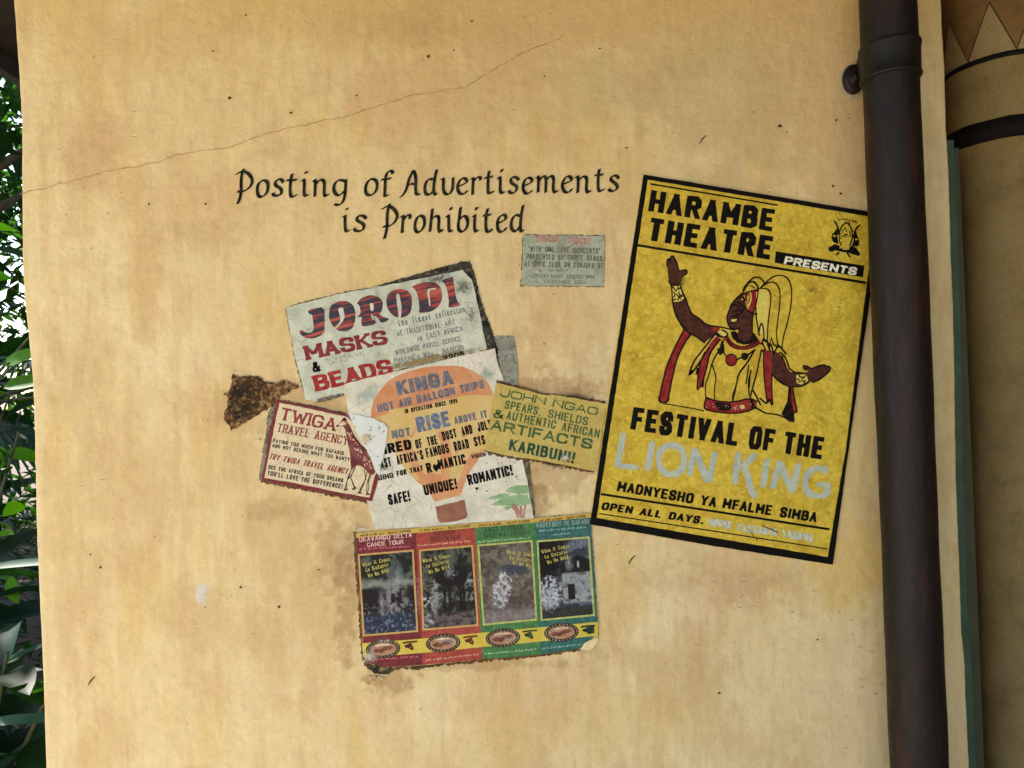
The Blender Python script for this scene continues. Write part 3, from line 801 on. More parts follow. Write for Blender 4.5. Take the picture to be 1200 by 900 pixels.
# ================================================================== painted column beyond the wall
CX, CY, CR = 1.105, 0.232, 0.111
COLM = thing('painted_column', 'round ochre column with black rings and a zigzag frieze, right of the wall', 'column', (CX, CY, 0))
def colmat(name, c1, c2, c3, sc=9):
    m, nt, b = new_mat(name)
    v = coords(nt)
    n = noise(nt, sc, 7, 0.68, v); f = noise(nt, 150, 4, 0.7, v)
    c = ramp(nt, n.outputs['Fac'], [(0.3, c1), (0.5, c2), (0.72, c3)]).outputs['Color']
    c = mix(nt, 1.0, c, ramp(nt, f.outputs['Fac'], [(0.3, g(.82)), (0.7, g(1.08))]).outputs['Color'], 'MULTIPLY')
    nt.links.new(c, b.inputs['Base Color']); b.inputs['Roughness'].default_value = .75; b.inputs['Specular IOR Level'].default_value = .25
    bump(nt, b, n.outputs['Fac'], .5, .006)
    return m
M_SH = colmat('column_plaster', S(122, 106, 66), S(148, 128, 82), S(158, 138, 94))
M_BK = colmat('black_band_paint', S(12, 11, 10), S(18, 16, 14), S(30, 26, 22), 30)
M_BR = colmat('brown_frieze_paint', S(118, 90, 50), S(134, 104, 60), S(146, 116, 72), 22)
M_PL = colmat('pale_frieze_paint', S(150, 132, 88), S(164, 146, 100), S(174, 156, 112), 22)
M_LN = colmat('dark_line_paint', S(40, 26, 16), S(60, 40, 24), S(80, 54, 30), 60)
D0 = 1.52
def cz_(py_un):   # height of a ring on the near side of the column from its unrolled picture height
    return CAM_Z + py_un / FPX * D0
z_b2b, z_b2t, z_b1b, z_b1t = cz_(268), cz_(293), cz_(363), cz_(369)
def lathe(name, prof, mat, n=72, parent=COLM):
    Pq = np.stack([ringpts(CX, CY, r, z, n) for z, r in prof])
    return grid_obj(name, Pq, mat, parent, close_u=True)
SHR = 0.0895
pf = [(z, SHR + .0012 * math.sin(z * 17) + .0008 * math.sin(z * 41)) for z in np.linspace(0, z_b2b - .03, 60)]
pf += [(z_b2b - .02, SHR + .004), (z_b2b - .008, CR - .008), (z_b2b, CR - .001)]
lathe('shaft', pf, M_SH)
def wob(z0, z1, r, amp, name, mat):
    n = 96; A = np.linspace(0, 2 * PI, n, endpoint=False)
    w0 = amp * (fbm(np.cos(A) * 50 + 60, np.sin(A) * 50 + 60, 12, 5) - .5); w1 = amp * (fbm(np.cos(A) * 50 + 60, np.sin(A) * 50 + 160, 12, 8) - .5)
    rows = []
    for k, rr in ((0, r - .002), (0, r), (1, r), (1, r - .002)):
        zc_ = (z0 + w0) if k == 0 else (z1 + w1)
        rows.append(np.stack([CX + rr * np.cos(A), CY + rr * np.sin(A), zc_], -1))
    grid_obj(name, np.array(rows), mat, COLM, close_u=True)
wob(z_b2b, z_b2t, CR + .0008, .004, 'black_ring', M_BK)
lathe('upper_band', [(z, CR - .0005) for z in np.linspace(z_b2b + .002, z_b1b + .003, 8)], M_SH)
wob(z_b1b, z_b1t, CR + .0012, .003, 'black_ring', M_BK)
zf1 = cz_(431)
lathe('frieze_ground', [(z, CR - .0005) for z in np.linspace(z_b1t - .002, 2.8, 14)], M_BR)
# zigzag: pale triangles rising from the ring, drawn on the curve
NT = 8
A0 = math.atan2(-CY - CAM_D, -CX)       # direction from the column to the camera
ph = A0 - 0.13
fv, ff, lv, lf = [], [], [], []
pitch = 2 * PI / NT
for k in range(NT):
    a0 = ph + k * pitch
    m_ = 14
    for i in range(m_ + 1):
        t = i / m_; aa = a0 + (t - .5) * pitch
        h = z_b1t + (zf1 - z_b1t) * (1 - abs(t - .5) * 2)
        for zc_, rr in ((z_b1t + .001, CR + .0008), (h, CR + .0008)):
            fv.append((CX + rr * math.cos(aa), CY + rr * math.sin(aa), zc_))
        for o_, in ((-.0035,), (.0015,)):
            rr = CR + .0016
            lv.append((CX + rr * math.cos(aa), CY + rr * math.sin(aa), h + o_ + .002))
    b0 = k * (m_ + 1) * 2
    for i in range(m_):
        q = b0 + 2 * i
        ff.append((q, q + 2, q + 3, q + 1))
        lf.append((q, q + 2, q + 3, q + 1))
mesh_obj('pale_zigzag', fv, ff, M_PL, COLM, True)
mesh_obj('zigzag_outline', lv, lf, M_LN, COLM, True)

# green painted jamb just behind the wall end
JM = thing('green_door_jamb', 'narrow teal green painted jamb squeezed between the wall end and the column', 'door jamb', (.9, 0.12, 0))
JX = float(xr[200])
v, f = [], []
zj_ = np.linspace(0, z_b2b - .012, 30); xj = wall_x(zj_, rk)
for i_, (zq, xq) in enumerate(zip(zj_, xj)):
    xa, xb = xq - .004, (xq / 1.4) * 1.5 + .0105
    v += [(xa, .10, zq), (xb, .10, zq), (xb + .002, .14, zq), (xa, .14, zq)]
    if i_:
        b0 = 4 * i_
        f += [(b0 - 4 + j, b0 - 4 + (j + 1) % 4, b0 + (j + 1) % 4, b0 + j) for j in range(4)]
f += [(0, 3, 2, 1), (b0, b0 + 1, b0 + 2, b0 + 3)]
mesh_obj('jamb_board', v, f, plain_mat('teal_gloss_paint', S(46, 76, 56), S(68, 98, 74), 18, 0.6, .4, .004), JM)
v, f = box(.925, .951, 0.142, 0.19, 0.0, z_b2b - .016)  # added dark strip, painted as the column's shaded left side
mesh_obj('shade_strip', v, f, plain_mat('shade_green', S(52, 58, 36), S(72, 74, 46), 18, 0.55, .4, .004), JM)
RW = thing('rear_wall', 'ochre wall of the same building set back behind the column', 'wall', (1.8, 0.62, 0))
v, f = box(.6, 4.0, 0.60, 0.8, 0, 2.8)
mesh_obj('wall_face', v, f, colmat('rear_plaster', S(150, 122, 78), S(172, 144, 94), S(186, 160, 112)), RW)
RG = thing('light_blocking_wall', 'unseen ochre side wall added to block light from the right', 'wall', (2.5, -2, 0))
v, f = box(2.3, 2.5, -4.2, 0.6, 0, 2.8)  # out of view, added so light falls off towards the right
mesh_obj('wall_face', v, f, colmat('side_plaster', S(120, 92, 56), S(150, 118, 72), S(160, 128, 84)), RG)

# ================================================================== porch roof
RF = thing('porch_roof', 'dark timber porch roof whose eave shows above the foliage at top left', 'roof', (0, 0, 2.8))
M_WD = plain_mat('dark_roof_timber', S(30, 27, 26), S(54, 47, 42), 12, 0.7, .5, .004)
v, f = box(-1.92, 4.0, -3.2, 6.0, 2.87, 2.95)
mesh_obj('ceiling_panel', v, f, M_WD, RF)
v, f = box(-1.97, -1.925, -3.2, 6.0, 2.80, 2.97)
mesh_obj('fascia', v, f, plain_mat('grey_fascia_paint', S(52, 52, 52), S(78, 78, 76), 20, .5), RF)
rv = None
for i in range(11):
    y = -2.9 + i * .8
    if rv is None:
        v, f = box(-1.92, 4.0, -.035, .035, -.0, .069)
        rv = mesh_obj('rafter', [(a, b + y, c + 2.8) for a, b, c in v], f, M_WD, RF); y0 = y
    else:
        r = rv.copy(); COL.objects.link(r); r.parent = RF; r.location = (0, y - y0, 0)

# ================================================================== ground
def sheet_xy(name, x0, x1, y0, y1, z, mat, n=2):
    X, Y = np.meshgrid(np.linspace(x0, x1, n), np.linspace(y0, y1, n))
    o = grid_obj(name, np.stack([X, Y, X * 0 + z], -1), mat, None, origin=(0, 0, 0)); o['kind'] = 'structure'; return o
sheet_xy('ground', -200, 200, -200, 200, -0.008, plain_mat('soil', S(60, 46, 34), S(86, 68, 50), 3, .95, .6, .02))
sheet_xy('pavement', -6.0, 4.2, -8.0, 0.1, 0.0, plain_mat('worn_paving', S(168, 148, 118), S(196, 178, 146), 4, .9, .5, .006))

# ================================================================== posters
BLK = S(14, 13, 12)
def P_(label, cat, cx, cy, d, name, group=None):
    return thing(name, label, cat, tuple(W(cx, cy, d)), group)
def T(th, d, mat, s, p, h, name='lettering', **kw):
    """p = four numbers x0,y0,x1,y1 already as two points"""
    pr = Print(d); pr.text(s, p[0], p[1], h, **kw); return pr.build(name, mat, th)
BLOT = stain_mat('dark_mould', S(70, 58, 44))
BROWNB = stain_mat('brown_stain', S(120, 82, 44), 90)
GREYB = stain_mat('grey_mould', S(104, 108, 98), 140)

# ---------------------------------------------------- crusts and remnants glued to the wall
def crust(c1, c2, c3, seed):
    a, b, c = (np.array(q[:3])[None, None, :] for q in (c1, c2, c3))
    def f(X, Y):
        n = fbm(X, Y, 9, seed, 5, .65)[..., None]; m = fbm(X, Y, 3.2, seed + 3, 3, .6)[..., None]
        k = sstep(.35, .6, n); q = sstep(.55, .72, m)
        return (a * (1 - k) + b * k) * (1 - q) + c * q
    return f
CRM = paint_mat('old_glue_crust', .9, .8, 500, .2)
z = Z(240, 420, 9)
r = P_('crusty dark brown glue residue above the top left corner of the giraffe card', 'residue', 305, 470, .001, 'glue_residue')
patch('residue_crust', z(290,160, 400,190, 570,190, 640,225, 700,240, 760,235, 860,220, 1000,268, 960,320, 900,370, 800,420, 760,440, 740,500, 680,540, 600,590, 520,630, 440,670, 360,720, 290,750, 200,650, 215,560, 250,400, 280,280),
      .0006, CRM, r, crust(S(66, 48, 32), S(112, 82, 52), S(158, 128, 84), 5), .7, 3.6, 7, lambda X, Y: .0022 * fbm(X, Y, 6, 8, 5, .65), 4)
patch('crust_flakes', z(300,180, 620,200, 640,420, 520,560, 330,700, 230,640, 270,380), .0012, CRM, r, crust(S(40, 34, 26), S(70, 52, 34), S(130, 100, 62), 15), .7, 16, 6,
      lambda X, Y: .0028 * fbm(X, Y, 5, 18, 5, .65), 24)
z = Z(325, 295, 4)
r = P_('charred black board remnant sticking out behind the top and right of the masks poster', 'board remnant', 560, 350, .001, 'board_remnant')
patch('blackened_board', z(150,235, 300,205, 430,168, 620,112, 800,62, 902,38, 922,90, 960,230, 1000,350, 1035,450, 1045,560, 960,560, 900,200, 860,110, 500,180), .0008, CRM, r,
      crust(S(34, 32, 28), S(62, 60, 52), S(112, 108, 92), 33), .8, 1.6, 6, lambda X, Y: .0009 * fbm(X, Y, 5, 38, 4, .6), 34)
z = Z(560, 380, 7.5)
r = P_('small speckled grey card remnant right of the balloon poster top corner', 'card remnant', 593, 420, .001, 'card_remnant')
patch('grey_card', z(60,110, 200,100, 320,92, 335,200, 350,300, 362,450, 360,545, 250,520, 130,480, 60,300), .0007, CRM, r, crust(S(142, 142, 128), S(158, 158, 146), S(112, 114, 102), 43), .8, .7, 6, lambda X, Y: .0003 * fbm(X, Y, 4, 48, 3), 44)
z = Z(430, 500, 5.714)
r = P_('ragged grey green strip of older bill along the lower right edge of the balloon poster', 'paper remnant', 617, 575, .001, 'paper_remnant')
patch('old_strip', z(1020,190, 1090,200, 1100,330, 1115,480, 1125,600, 1060,620, 1010,400), .0007, CRM, r, crust(S(96, 88, 66), S(132, 124, 98), S(70, 62, 46), 53), .8, 2.4, 6, lambda X, Y: .0006 * fbm(X, Y, 5, 58, 4), 54)
z = Z(400, 590, 3.75)
r = P_('dark mouldy paper edge hanging out below the strip of four safari pictures', 'paper remnant', 470, 783, .001, 'paper_remnant')
patch('mouldy_edge', z(95,690, 220,700, 350,695, 470,688, 610,670, 590,690, 470,705, 360,725, 330,735, 250,722, 215,752, 150,748, 115,725), .0007, CRM, r, crust(S(50, 46, 36), S(82, 72, 54), S(150, 128, 90), 63), .8, 3, 7, lambda X, Y: .0008 * fbm(X, Y, 5, 68, 4), 64)
patch('cream_crumbs', z(110,760, 150,750, 200,755, 160,790, 120,805, 108,790), .0007, CRM, r, crust(S(196, 166, 116), S(214, 190, 146), S(120, 88, 54), 73), .8, 5, 6, lambda X, Y: .0016 * fbm(X, Y, 5, 78, 4), 74)
patch('dark_fringe', Z(545, 595, 7.5)(600,95, 700,85, 850,70, 1000,55, 1085,42, 1090,70, 1000,85, 850,95, 700,100, 620,110), .0020, CRM, r, crust(S(70, 60, 40), S(110, 98, 62), S(50, 44, 30), 83), .6, 2.2, 5, lambda X, Y: .0004 * fbm(X, Y, 4, 88, 3), 84)

# ---------------------------------------------------- masks and beads poster
z = Z(325, 295, 4); zj = Z(330, 340, 6.4286); zk = Z(450, 300, 6.43); zt = Z(455, 370, 9.23)
t = P_('tilted pale grey card advertising masks and beads in striped red slab letters', 'poster', 455, 390, .0013, 'masks_poster')
M1 = paper_mat('grey_green_card', S(196, 203, 184), S(216, 221, 204), S(182, 190, 170), 70, dirt=S(140, 140, 122), dirt_lo=.58)
d = .0018
sheet('card', z(40,262, 300,196, 600,142, 868,86, 885,105, 912,132, 930,200, 985,465, 1000,560, 700,640, 420,640, 318,668, 180,700, 135,695, 110,590, 80,480), d, M1, t, .0006)
stain(t, 470, 341, 26, 8, d + .0001, BLOT, -.25, 'mould_stain', .55); stain(t, 512, 327, 38, 10, d + .00011, GREYB, -.22, 'mould_stain', .9)
stain(t, 543, 336, 18, 16, d + .00012, GREYB, 0, 'mould_stain', .95); stain(t, 552, 370, 14, 26, d + .0001, GREYB, -.2, 'mould_stain', .7)
stain(t, 400, 420, 60, 20, d + .0001, GREYB, -.2, 'mould_stain', .55); stain(t, 500, 422, 80, 6, d + .0001, stain_mat('ochre_grime', S(150, 128, 84), 100), -.21, 'grime_band', 1.1, .5)
def stripes():
    m, nt, b = new_mat('striped_ink')
    tc = coords(nt); mp = nt.nodes.new('ShaderNodeMapping'); mp.inputs['Rotation'].default_value = (0, .21, 0)
    nt.links.new(tc, mp.inputs['Vector'])
    nz = noise(nt, 22, 3, .5, mp.outputs['Vector'])
    sp = nt.nodes.new('ShaderNodeSeparateXYZ'); nt.links.new(mix(nt, .02, mp.outputs['Vector'], nz.outputs['Color']), sp.inputs[0])
    ms = nt.nodes.new('ShaderNodeMapping'); ms.inputs['Scale'].default_value = (6, 1, 85)
    nt.links.new(mp.outputs['Vector'], ms.inputs['Vector'])
    n = noise(nt, 1.0, 3, .6, ms.outputs['Vector'])
    c = ramp(nt, n.outputs['Fac'], [(.36, S(190, 92, 68)), (.45, S(158, 60, 52)), (.48, S(120, 40, 44)), (.51, S(44, 38, 58)), (.58, S(40, 36, 54)), (.61, S(150, 52, 50)), (.7, S(186, 84, 62))]).outputs['Color']
    g_ = noise(nt, 300, 4, .7, tc)
    c = mix(nt, 1.0, c, ramp(nt, g_.outputs['Fac'], [(.3, g(.8)), (.7, g(1.15))]).outputs['Color'], 'MULTIPLY')
    nt.links.new(c, b.inputs['Base Color']); b.inputs['Roughness'].default_value = .6
    return m
STR = stripes()
di = d + .0002
pr = Print(di)
# J
# heavy letters drawn as filled outlines with their counters added afterwards in card colour
pr.poly(zj(200,150, 325,122, 328,260, 322,320, 290,348, 240,366, 180,362, 145,335, 132,308, 158,300, 185,322, 225,322, 246,295, 240,240, 232,185, 205,178), 1)
pr.poly(zj(358,170, 372,115, 430,84, 490,82, 535,105, 556,150, 558,230, 540,285, 490,312, 430,308, 385,270, 362,225), 1)
pr.poly(zj(565,105, 600,60, 670,36, 730,50, 765,85, 760,150, 735,185, 770,205, 815,215, 790,240, 750,248, 722,205, 700,190, 700,215, 716,255, 610,280, 600,240, 610,200, 570,208, 600,170, 585,110), 1)
pr.poly(zk(18,330, 30,290, 70,258, 120,248, 175,258, 205,290, 213,350, 205,420, 175,455, 130,468, 75,455, 40,420, 22,380), 1)
pr.poly(zk(205,230, 290,200, 380,196, 425,230, 440,285, 436,340, 400,395, 340,425, 262,432, 268,380, 256,300, 240,260), 1)
pr.poly(zk(432,186, 450,178, 520,158, 524,185, 535,260, 550,340, 578,368, 560,378, 500,390, 484,386, 490,350, 480,270, 462,215), 1)
pr.build('title_letter', STR, t, True)
pr = Print(di + .0001)
pr.poly(zj(425,140, 465,128, 478,200, 465,235, 405,300, 390,292, 445,240, 440,190), 1)
pr.poly(zj(665,100, 690,96, 696,140, 690,160, 672,158), 1); pr.poly(zj(672,185, 690,185, 698,225, 688,228), 1)
pr.poly(zk(92,290, 115,282, 128,350, 135,400, 128,470, 112,470, 108,420, 98,350), 1)
pr.poly(zk(322,250, 392,240, 394,250, 340,262, 352,370, 344,382, 335,330), 1)
pr.build('letter_counter', M1, t, True)
RD = ink(S(150, 44, 46), .12, .6, 260, S(172, 70, 64)); MR = ink(S(124, 44, 50), .15, .6, 260, S(146, 70, 70))
k = dict(wt=.30, wh=.17, smooth=1, serif=.22, gap=.1)
T(t, di, MR, 'MASKS', zj(190,528, 805,402), 16.5, slant=-.05, **k)
T(t, di, RD, 'BEADS', zj(262,762, 845,628), 18, slant=-.05, **k)
T(t, di, ink(BLK, .1), '&', zj(238,622, 298,610), 12, wt=.2, smooth=2)
GI = ink(S(86, 92, 98), .26, .7, 420, S(130, 138, 138))
k = dict(wt=.11, smooth=1, gap=.16, space=.45, jit=.15)
T(t, di, GI, 'the finest collection', zk(112,532, 618,422), 7.6, **k)
T(t, di, GI, 'of TRADITIONAL ART', zk(105,606, 538,520), 6.6, **k)
T(t, di, GI, 'in EAST AFRICA', zk(258,642, 598,566), 6.6, **k)
T(t, di, GI, 'WORLDWIDE PARCEL SERVICE', zk(92,748, 578,640), 6.0, **k)
T(t, di, GI, "Mokhoul's Way - NAIROBI".replace('M', 'M'), zk(80,806, 602,708), 6.2, **k)
T(t, di, ink(BLK, .15), '2205', zk(450,794, 612,758), 6.5, wt=.26, smooth=1)
pr = Print(di)
pr.poly(ragged(zj(265,820, 360,795, 470,775, 472,795, 360,830, 275,850), 3, .6)); pr.build('worn_bottom_line', ink(S(88, 88, 80), .5, .7, 200, S(130, 128, 112)), t)

grime_shadow(t, z(985,465, 930,200, 868,86, 600,142, 300,196, 40,262, 80,480, 135,695, 318,668), 1.8, .56, (100, 86, 62), False)
# ---------------------------------------------------- travel agency card
zt = Z(300, 460, 6.925)
t = P_('small cream travel agency card in a maroon border with a giraffe at its right', 'poster', 372, 525, .0028, 'giraffe_card')
patch('older_paper_strip', zt(100,150, 160,80, 175,70, 150,240, 100,440, 75,640, 60,710, 20,720, 45,520, 75,330), .0009, CRM, t, crust(S(112, 104, 90), S(146, 138, 122), S(78, 68, 56), 93), .7, 1.4, 4, lambda X, Y: .0005 * fbm(X, Y, 4, 98, 3), 94)
d = .0031
MB = paper_mat('maroon_border', S(112, 44, 46), S(134, 58, 58), None, 160, dirt=S(76, 36, 34), dirt_lo=.6)
sheet('card_border', zt(172,60, 450,112, 752,182, 790,240, 840,330, 900,430, 950,540, 990,640, 1002,680, 972,790, 945,880, 640,828, 330,765, 50,712, 85,520, 110,330, 150,160), d, MB, t, .0006)
MC = paper_mat('cream_card', S(216, 200, 162), S(230, 216, 182), None, 120, dirt=S(150, 120, 84), dirt_lo=.62)
sheet('card_face', zt(196,82, 450,134, 750,200, 786,242, 836,332, 896,432, 946,542, 985,638, 965,680, 922,850, 640,800, 330,735, 72,690, 110,500, 150,290), d + .0002, MC, t, .0002, .3)
d += .0003
MRI = ink(S(126, 44, 46), .2, .6, 320, S(160, 92, 84)); K = ink(S(44, 38, 34), .22, .6, 380, S(84, 74, 62))
T(t, d, MRI, 'TWIGA', zt(190,218, 642,312), 14.5, wt=.19, wh=.12, serif=.2, smooth=1, gap=.12, slant=.05)
T(t, d, MRI, 'TRAVEL AGENCY', zt(172,315, 742,425), 9.8, wt=.15, wh=.1, serif=.2, smooth=1, gap=.12, slant=.05)
T(t, d, K, 'PAYING TOO MUCH FOR SAFARIS', zt(140,402, 712,508), 4.4, wt=.2, smooth=1, gap=.16)
T(t, d, K, 'AND NOT SEEING WHAT YOU WANT?', zt(135,442, 758,558), 4.4, wt=.2, smooth=1, gap=.16)
T(t, d, MRI, 'TRY TWIGA TRAVEL AGENCY', zt(108,538, 742,662), 7.0, wt=.16, smooth=1, gap=.14, slant=.25)
T(t, d, K, 'SEE THE AFRICA OF YOUR DREAMS', zt(102,618, 708,728), 4.8, wt=.2, smooth=1, gap=.15)
T(t, d, K, "YOU'LL LOVE THE DIFFERENCE!", zt(95,668, 702,780), 5.4, wt=.2, smooth=1, gap=.15)
pr = Print(d)
pr.poly(zt(652,272, 668,258, 690,242, 698,222, 712,205, 722,203, 738,218, 742,238, 752,252, 790,340, 840,410, 905,480, 945,565, 972,645, 958,662, 925,668, 905,640, 880,612, 850,592, 815,592, 795,612, 775,622, 770,560, 764,480, 745,400, 728,300, 706,268, 680,276, 658,280))
pr.build('giraffe_body', ink(S(104, 46, 52), .16, .6, 160, S(146, 92, 88)), t)
pr = Print(d + .0001)
for s in [(785,612, 750,680, 742,720, 722,785), (800,612, 772,690, 800,772), (880,620, 895,700, 860,760, 838,808), (940,664, 915,720, 918,770, 905,820), (770,640, 755,690), (925,668, 905,735, 900,812), (905,640, 880,735, 850,800), (812,600, 770,680, 752,700), (742,725, 735,780), (778,700, 806,770)]:
    pr.stroke(zt(*s), .75)
pr.stroke(zt(755,262, 795,345, 845,415, 900,470), 1.0)
pr.stroke(zt(720,788, 742,784), 1.6); pr.stroke(zt(790,782, 812,772), 1.6); pr.stroke(zt(835,812, 856,812), 1.6); pr.stroke(zt(900,824, 922,822), 1.6)
pr.disc(*zt(722,215)[0], 1.9); pr.disc(*zt(664,270)[0], 1.6, 1.0)
pr.build('giraffe_outline', ink(S(50, 36, 32), .15, .6, 300), t, True)
pr = Print(d + .0001)
for i in range(46):
    u = random.random(); x = 740 + 190 * u + random.uniform(-25, 25); y = 290 + 330 * u + random.uniform(-20, 20)
    pr.disc(*zt(x, y)[0], random.uniform(.4, 1.0), None, 6, 0, .4)
pr.poly(zt(668,262, 690,246, 715,232, 735,245, 735,262, 705,266, 680,272)); pr.stroke(zt(772,262, 812,340, 862,412, 888,446), .8)
pr.build('giraffe_markings', ink(S(206, 176, 146), .3, .6, 300), t)

grime_shadow(t, zt(172,60, 450,112, 752,182), 2.2, .55, (92, 66, 48), False); grime_shadow(t, zt(940,888, 640,834, 330,772, 40,720, 20,700), 3.4, .5, (88, 64, 42), False)
# ---------------------------------------------------- hot air balloon poster
zk = Z(400, 405, 6); z4 = Z(430, 500, 5.714); zb = Z(440, 470, 6.667)
t = P_('large cream poster with an orange hot air balloon, overlapping the masks poster', 'poster', 515, 515, .0020, 'balloon_poster')
M2 = paper_mat('cream_poster', S(220, 216, 196), S(232, 230, 214), S(206, 204, 182), 60, dirt=S(172, 158, 130), dirt_lo=.6)
d = .0024
sheet('poster_sheet', [(404, 450), (430, 443), (470, 434), (520, 422), (560, 412.5), (580, 408.3), (583, 424), (590, 445), (600, 490), (612, 535), (619, 570), (626, 608), (560, 612), (500, 617), (440, 619.5), (434, 600), (429, 584), (420, 545), (409, 487)], d, M2, t, .0006, .5)
M2b = d
stain(t, 620, 500, 30, 12, d + .0001, GREYB, .5, 'mould_stain', .6)
TEAL = stain_mat('washed_teal', S(150, 184, 176), 90, .32, .8, .6)
stain(t, 432, 462, 26, 15, d + .0001, TEAL, -.4, 'teal_cloud', 1.2); stain(t, 571, 438, 16, 12, d + .0001, TEAL, 0, 'teal_cloud', 1.2); stain(t, 452, 548, 22, 10, d + .0001, GREYB, 0, 'teal_cloud', .7)
OR = ink(S(206, 138, 96), .14, .65, 70, S(214, 162, 122), .35); YL = ink(S(212, 182, 112), .14, .65, 70, S(218, 192, 136), .35); OR2 = ink(S(208, 148, 104), .2, .65, 90, S(214, 168, 124), .4)
top = zk(210,505, 212,450, 228,390, 262,330, 330,250, 400,210, 470,182, 560,158, 640,146, 720,142, 800,142, 860,150, 930,180, 985,215, 1030,262, 1060,320, 1072,360)
low = z4(800,140, 770,190, 720,240, 680,310, 645,390, 625,470) ; lowl = z4(455,500, 430,450, 400,415, 340,370, 280,310, 235,255, 200,200, 150,110, 120,60)
pr = Print(d + .0001); pr.poly(top + low + lowl[0:]); pr.build('balloon_envelope', OR, t)
pr = Print(d + .00018)
pr.poly(zk(215,508, 290,492, 330,478, 350,448, 480,430, 600,420, 690,395, 720,382, 790,372, 850,352, 960,345, 1068,350) + z4(795,135, 770,185, 700,270, 650,360, 600,420, 520,330, 420,300, 330,360, 290,320, 235,255, 190,180, 120,60))
pr.build('yellow_gores', YL, t)
pr = Print(d + .00026)
for s in [z4(190,100, 265,215, 320,300, 390,400, 455,500, 505,492, 440,400, 375,300, 330,200, 300,130, 260,60, 200,60), z4(470,40, 500,130, 490,230, 500,330, 505,400, 560,400, 560,300, 570,200, 560,110, 520,10),
          z4(790,140, 740,170, 700,170, 650,260, 625,330, 600,420, 625,470, 650,390, 690,300, 740,230), z4(430,380, 520,370, 620,360, 640,380, 620,470, 500,488, 455,500)]:
    pr.poly(s)
for s in [z4(690,0, 650,60), z4(300,60, 330,10), z4(620,110, 600,170)]:
    pr.stroke(s, 5, taper=True)
pr.build('orange_gores', OR2, t)
pr = Print(d + .00033); pr.poly(z4(455,505, 500,490, 560,475, 638,455, 652,482, 600,502, 540,518, 462,528)); pr.build('basket_rim', M2, t)
pr = Print(d + .00033); pr.poly(ragged(z4(460,535, 520,520, 600,502, 652,488, 662,540, 676,592, 660,614, 600,630, 490,642, 474,615, 466,570), 4, .4)); pr.build('basket', ink(S(140, 92, 72), .1, .7, 90, S(160, 114, 92)), t)
pr = Print(d + .0002)
for s in [(790,482, 850,462, 900,448, 960,446, 940,470, 850,488), (930,430, 960,402, 1010,390, 1070,388, 1085,440, 1010,450, 950,440), (830,520, 880,495, 950,480, 1040,470, 1090,480, 1100,515, 1010,530, 900,528), (905,545, 950,530, 980,540, 940,558), (850,505, 920,470, 1020,450, 1080,455, 1090,490, 960,500)]:
    pr.poly(ragged(z4(*s), 3, .7))
pr.build('acacia_foliage', ink(S(132, 170, 122), .18, .7, 120, S(164, 196, 150), .2), t, True)
pr = Print(d + .0003)
for s in [(975,530, 1000,565, 1012,604), (1060,530, 1052,570, 1050,604), (1000,530, 1020,570, 1030,604), (1030,535, 1035,600), (985,520, 1010,560, 1040,604)]:
    pr.stroke(z4(*s), 2.0, jitter=.3)
pr.build('acacia_trunk', ink(S(150, 112, 102), .2, .7, 160), t)
d2 = d + .0004
BG = ink(S(92, 98, 112), .26, .7, 300, S(132, 134, 140)); BL = ink(S(90, 106, 138), .24, .7, 260, S(128, 140, 160)); KK = ink(S(12, 12, 13), .07, .6, 300, S(26, 24, 22))
B = dict(smooth=0, gap=.1, space=.35)
T(t, d2, BG, 'KINGA', zk(402,352, 792,268), 16.5, wt=.3, wh=.22, smooth=1, gap=.14)
T(t, d2, BG, 'HOT AIR BALLOON TRIPS', zk(264,470, 1008,296), 9.2, wt=.26, wh=.2, smooth=1, gap=.12)
T(t, d2, KK, 'IN OPERATION SINCE 1995', zk(450,478, 820,402), 5.2, wt=.24, gap=.14)
T(t, d2, BL, 'RISE', zk(542,610, 772,562), 17.5, wt=.3, wh=.2, gap=.12)
T(t, d2, BG, 'NOT', zk(360,654, 492,632), 9.5, wt=.28, wh=.22, smooth=1, gap=.12)
T(t, d2, BG, 'ABOVE IT ALL', zk(800,552, 1150,478), 8.6, wt=.24, wh=.2, smooth=1)
T(t, d2, KK, 'TIRED', zb(10,428, 288,372), 11.5, wt=.3, wh=.2, smooth=1, gap=.12)
T(t, d2, KK, 'OF THE', zb(322,372, 490,334), 10.5, wt=.22, wh=.15, smooth=1, gap=.1)
T(t, d2, KK, 'DUST AND JOLTS', zb(532,310, 940,205), 10.5, wt=.22, wh=.15, smooth=1, gap=.1)
T(t, d2, KK, "EAST AFRICA'S", zb(20,532, 380,452), 11, wt=.22, wh=.15, smooth=1, gap=.1)
T(t, d2, KK, 'FAMOUS ROAD SYS', zb(405,442, 862,335), 11, wt=.22, wh=.15, smooth=1, gap=.09)
T(t, d2, KK, 'LONGING', z4(-10,378, 182,340), 6.2, wt=.22, smooth=1)
T(t, d2, KK, 'FOR THAT', z4(205,332, 380,292), 6.2, wt=.22, smooth=1)
T(t, d2, KK, 'R', z4(408,310, 440,302), 11.5, wt=.2, smooth=1); T(t, d2, KK, 'MANTIC', z4(486,286, 666,246), 11.5, wt=.2, wh=.14, smooth=1, gap=.1)
pr = Print(d2); pr.poly([(430 + x / 5.714, 500 + y / 5.714) for x, y in [(467,304),(446,280),(442,264),(447,252),(457,249),(464,260),(470,246),(481,243),(489,252),(487,270)]]); pr.build('heart', KK, t)
T(t, d2, KK, 'VISION OF', z4(702,214, 850,186), 4.6, wt=.22, smooth=1)
k = dict(wt=.24, wh=.17, smooth=1, gap=.09)
T(t, d2, KK, 'SAFE!', z4(152,524, 296,494), 12.3, **k); T(t, d2, KK, 'UNIQUE!', z4(390,460, 610,412), 12.3, **k); T(t, d2, KK, 'ROMANTIC!', z4(684,392, 982,322), 12.3, **k)
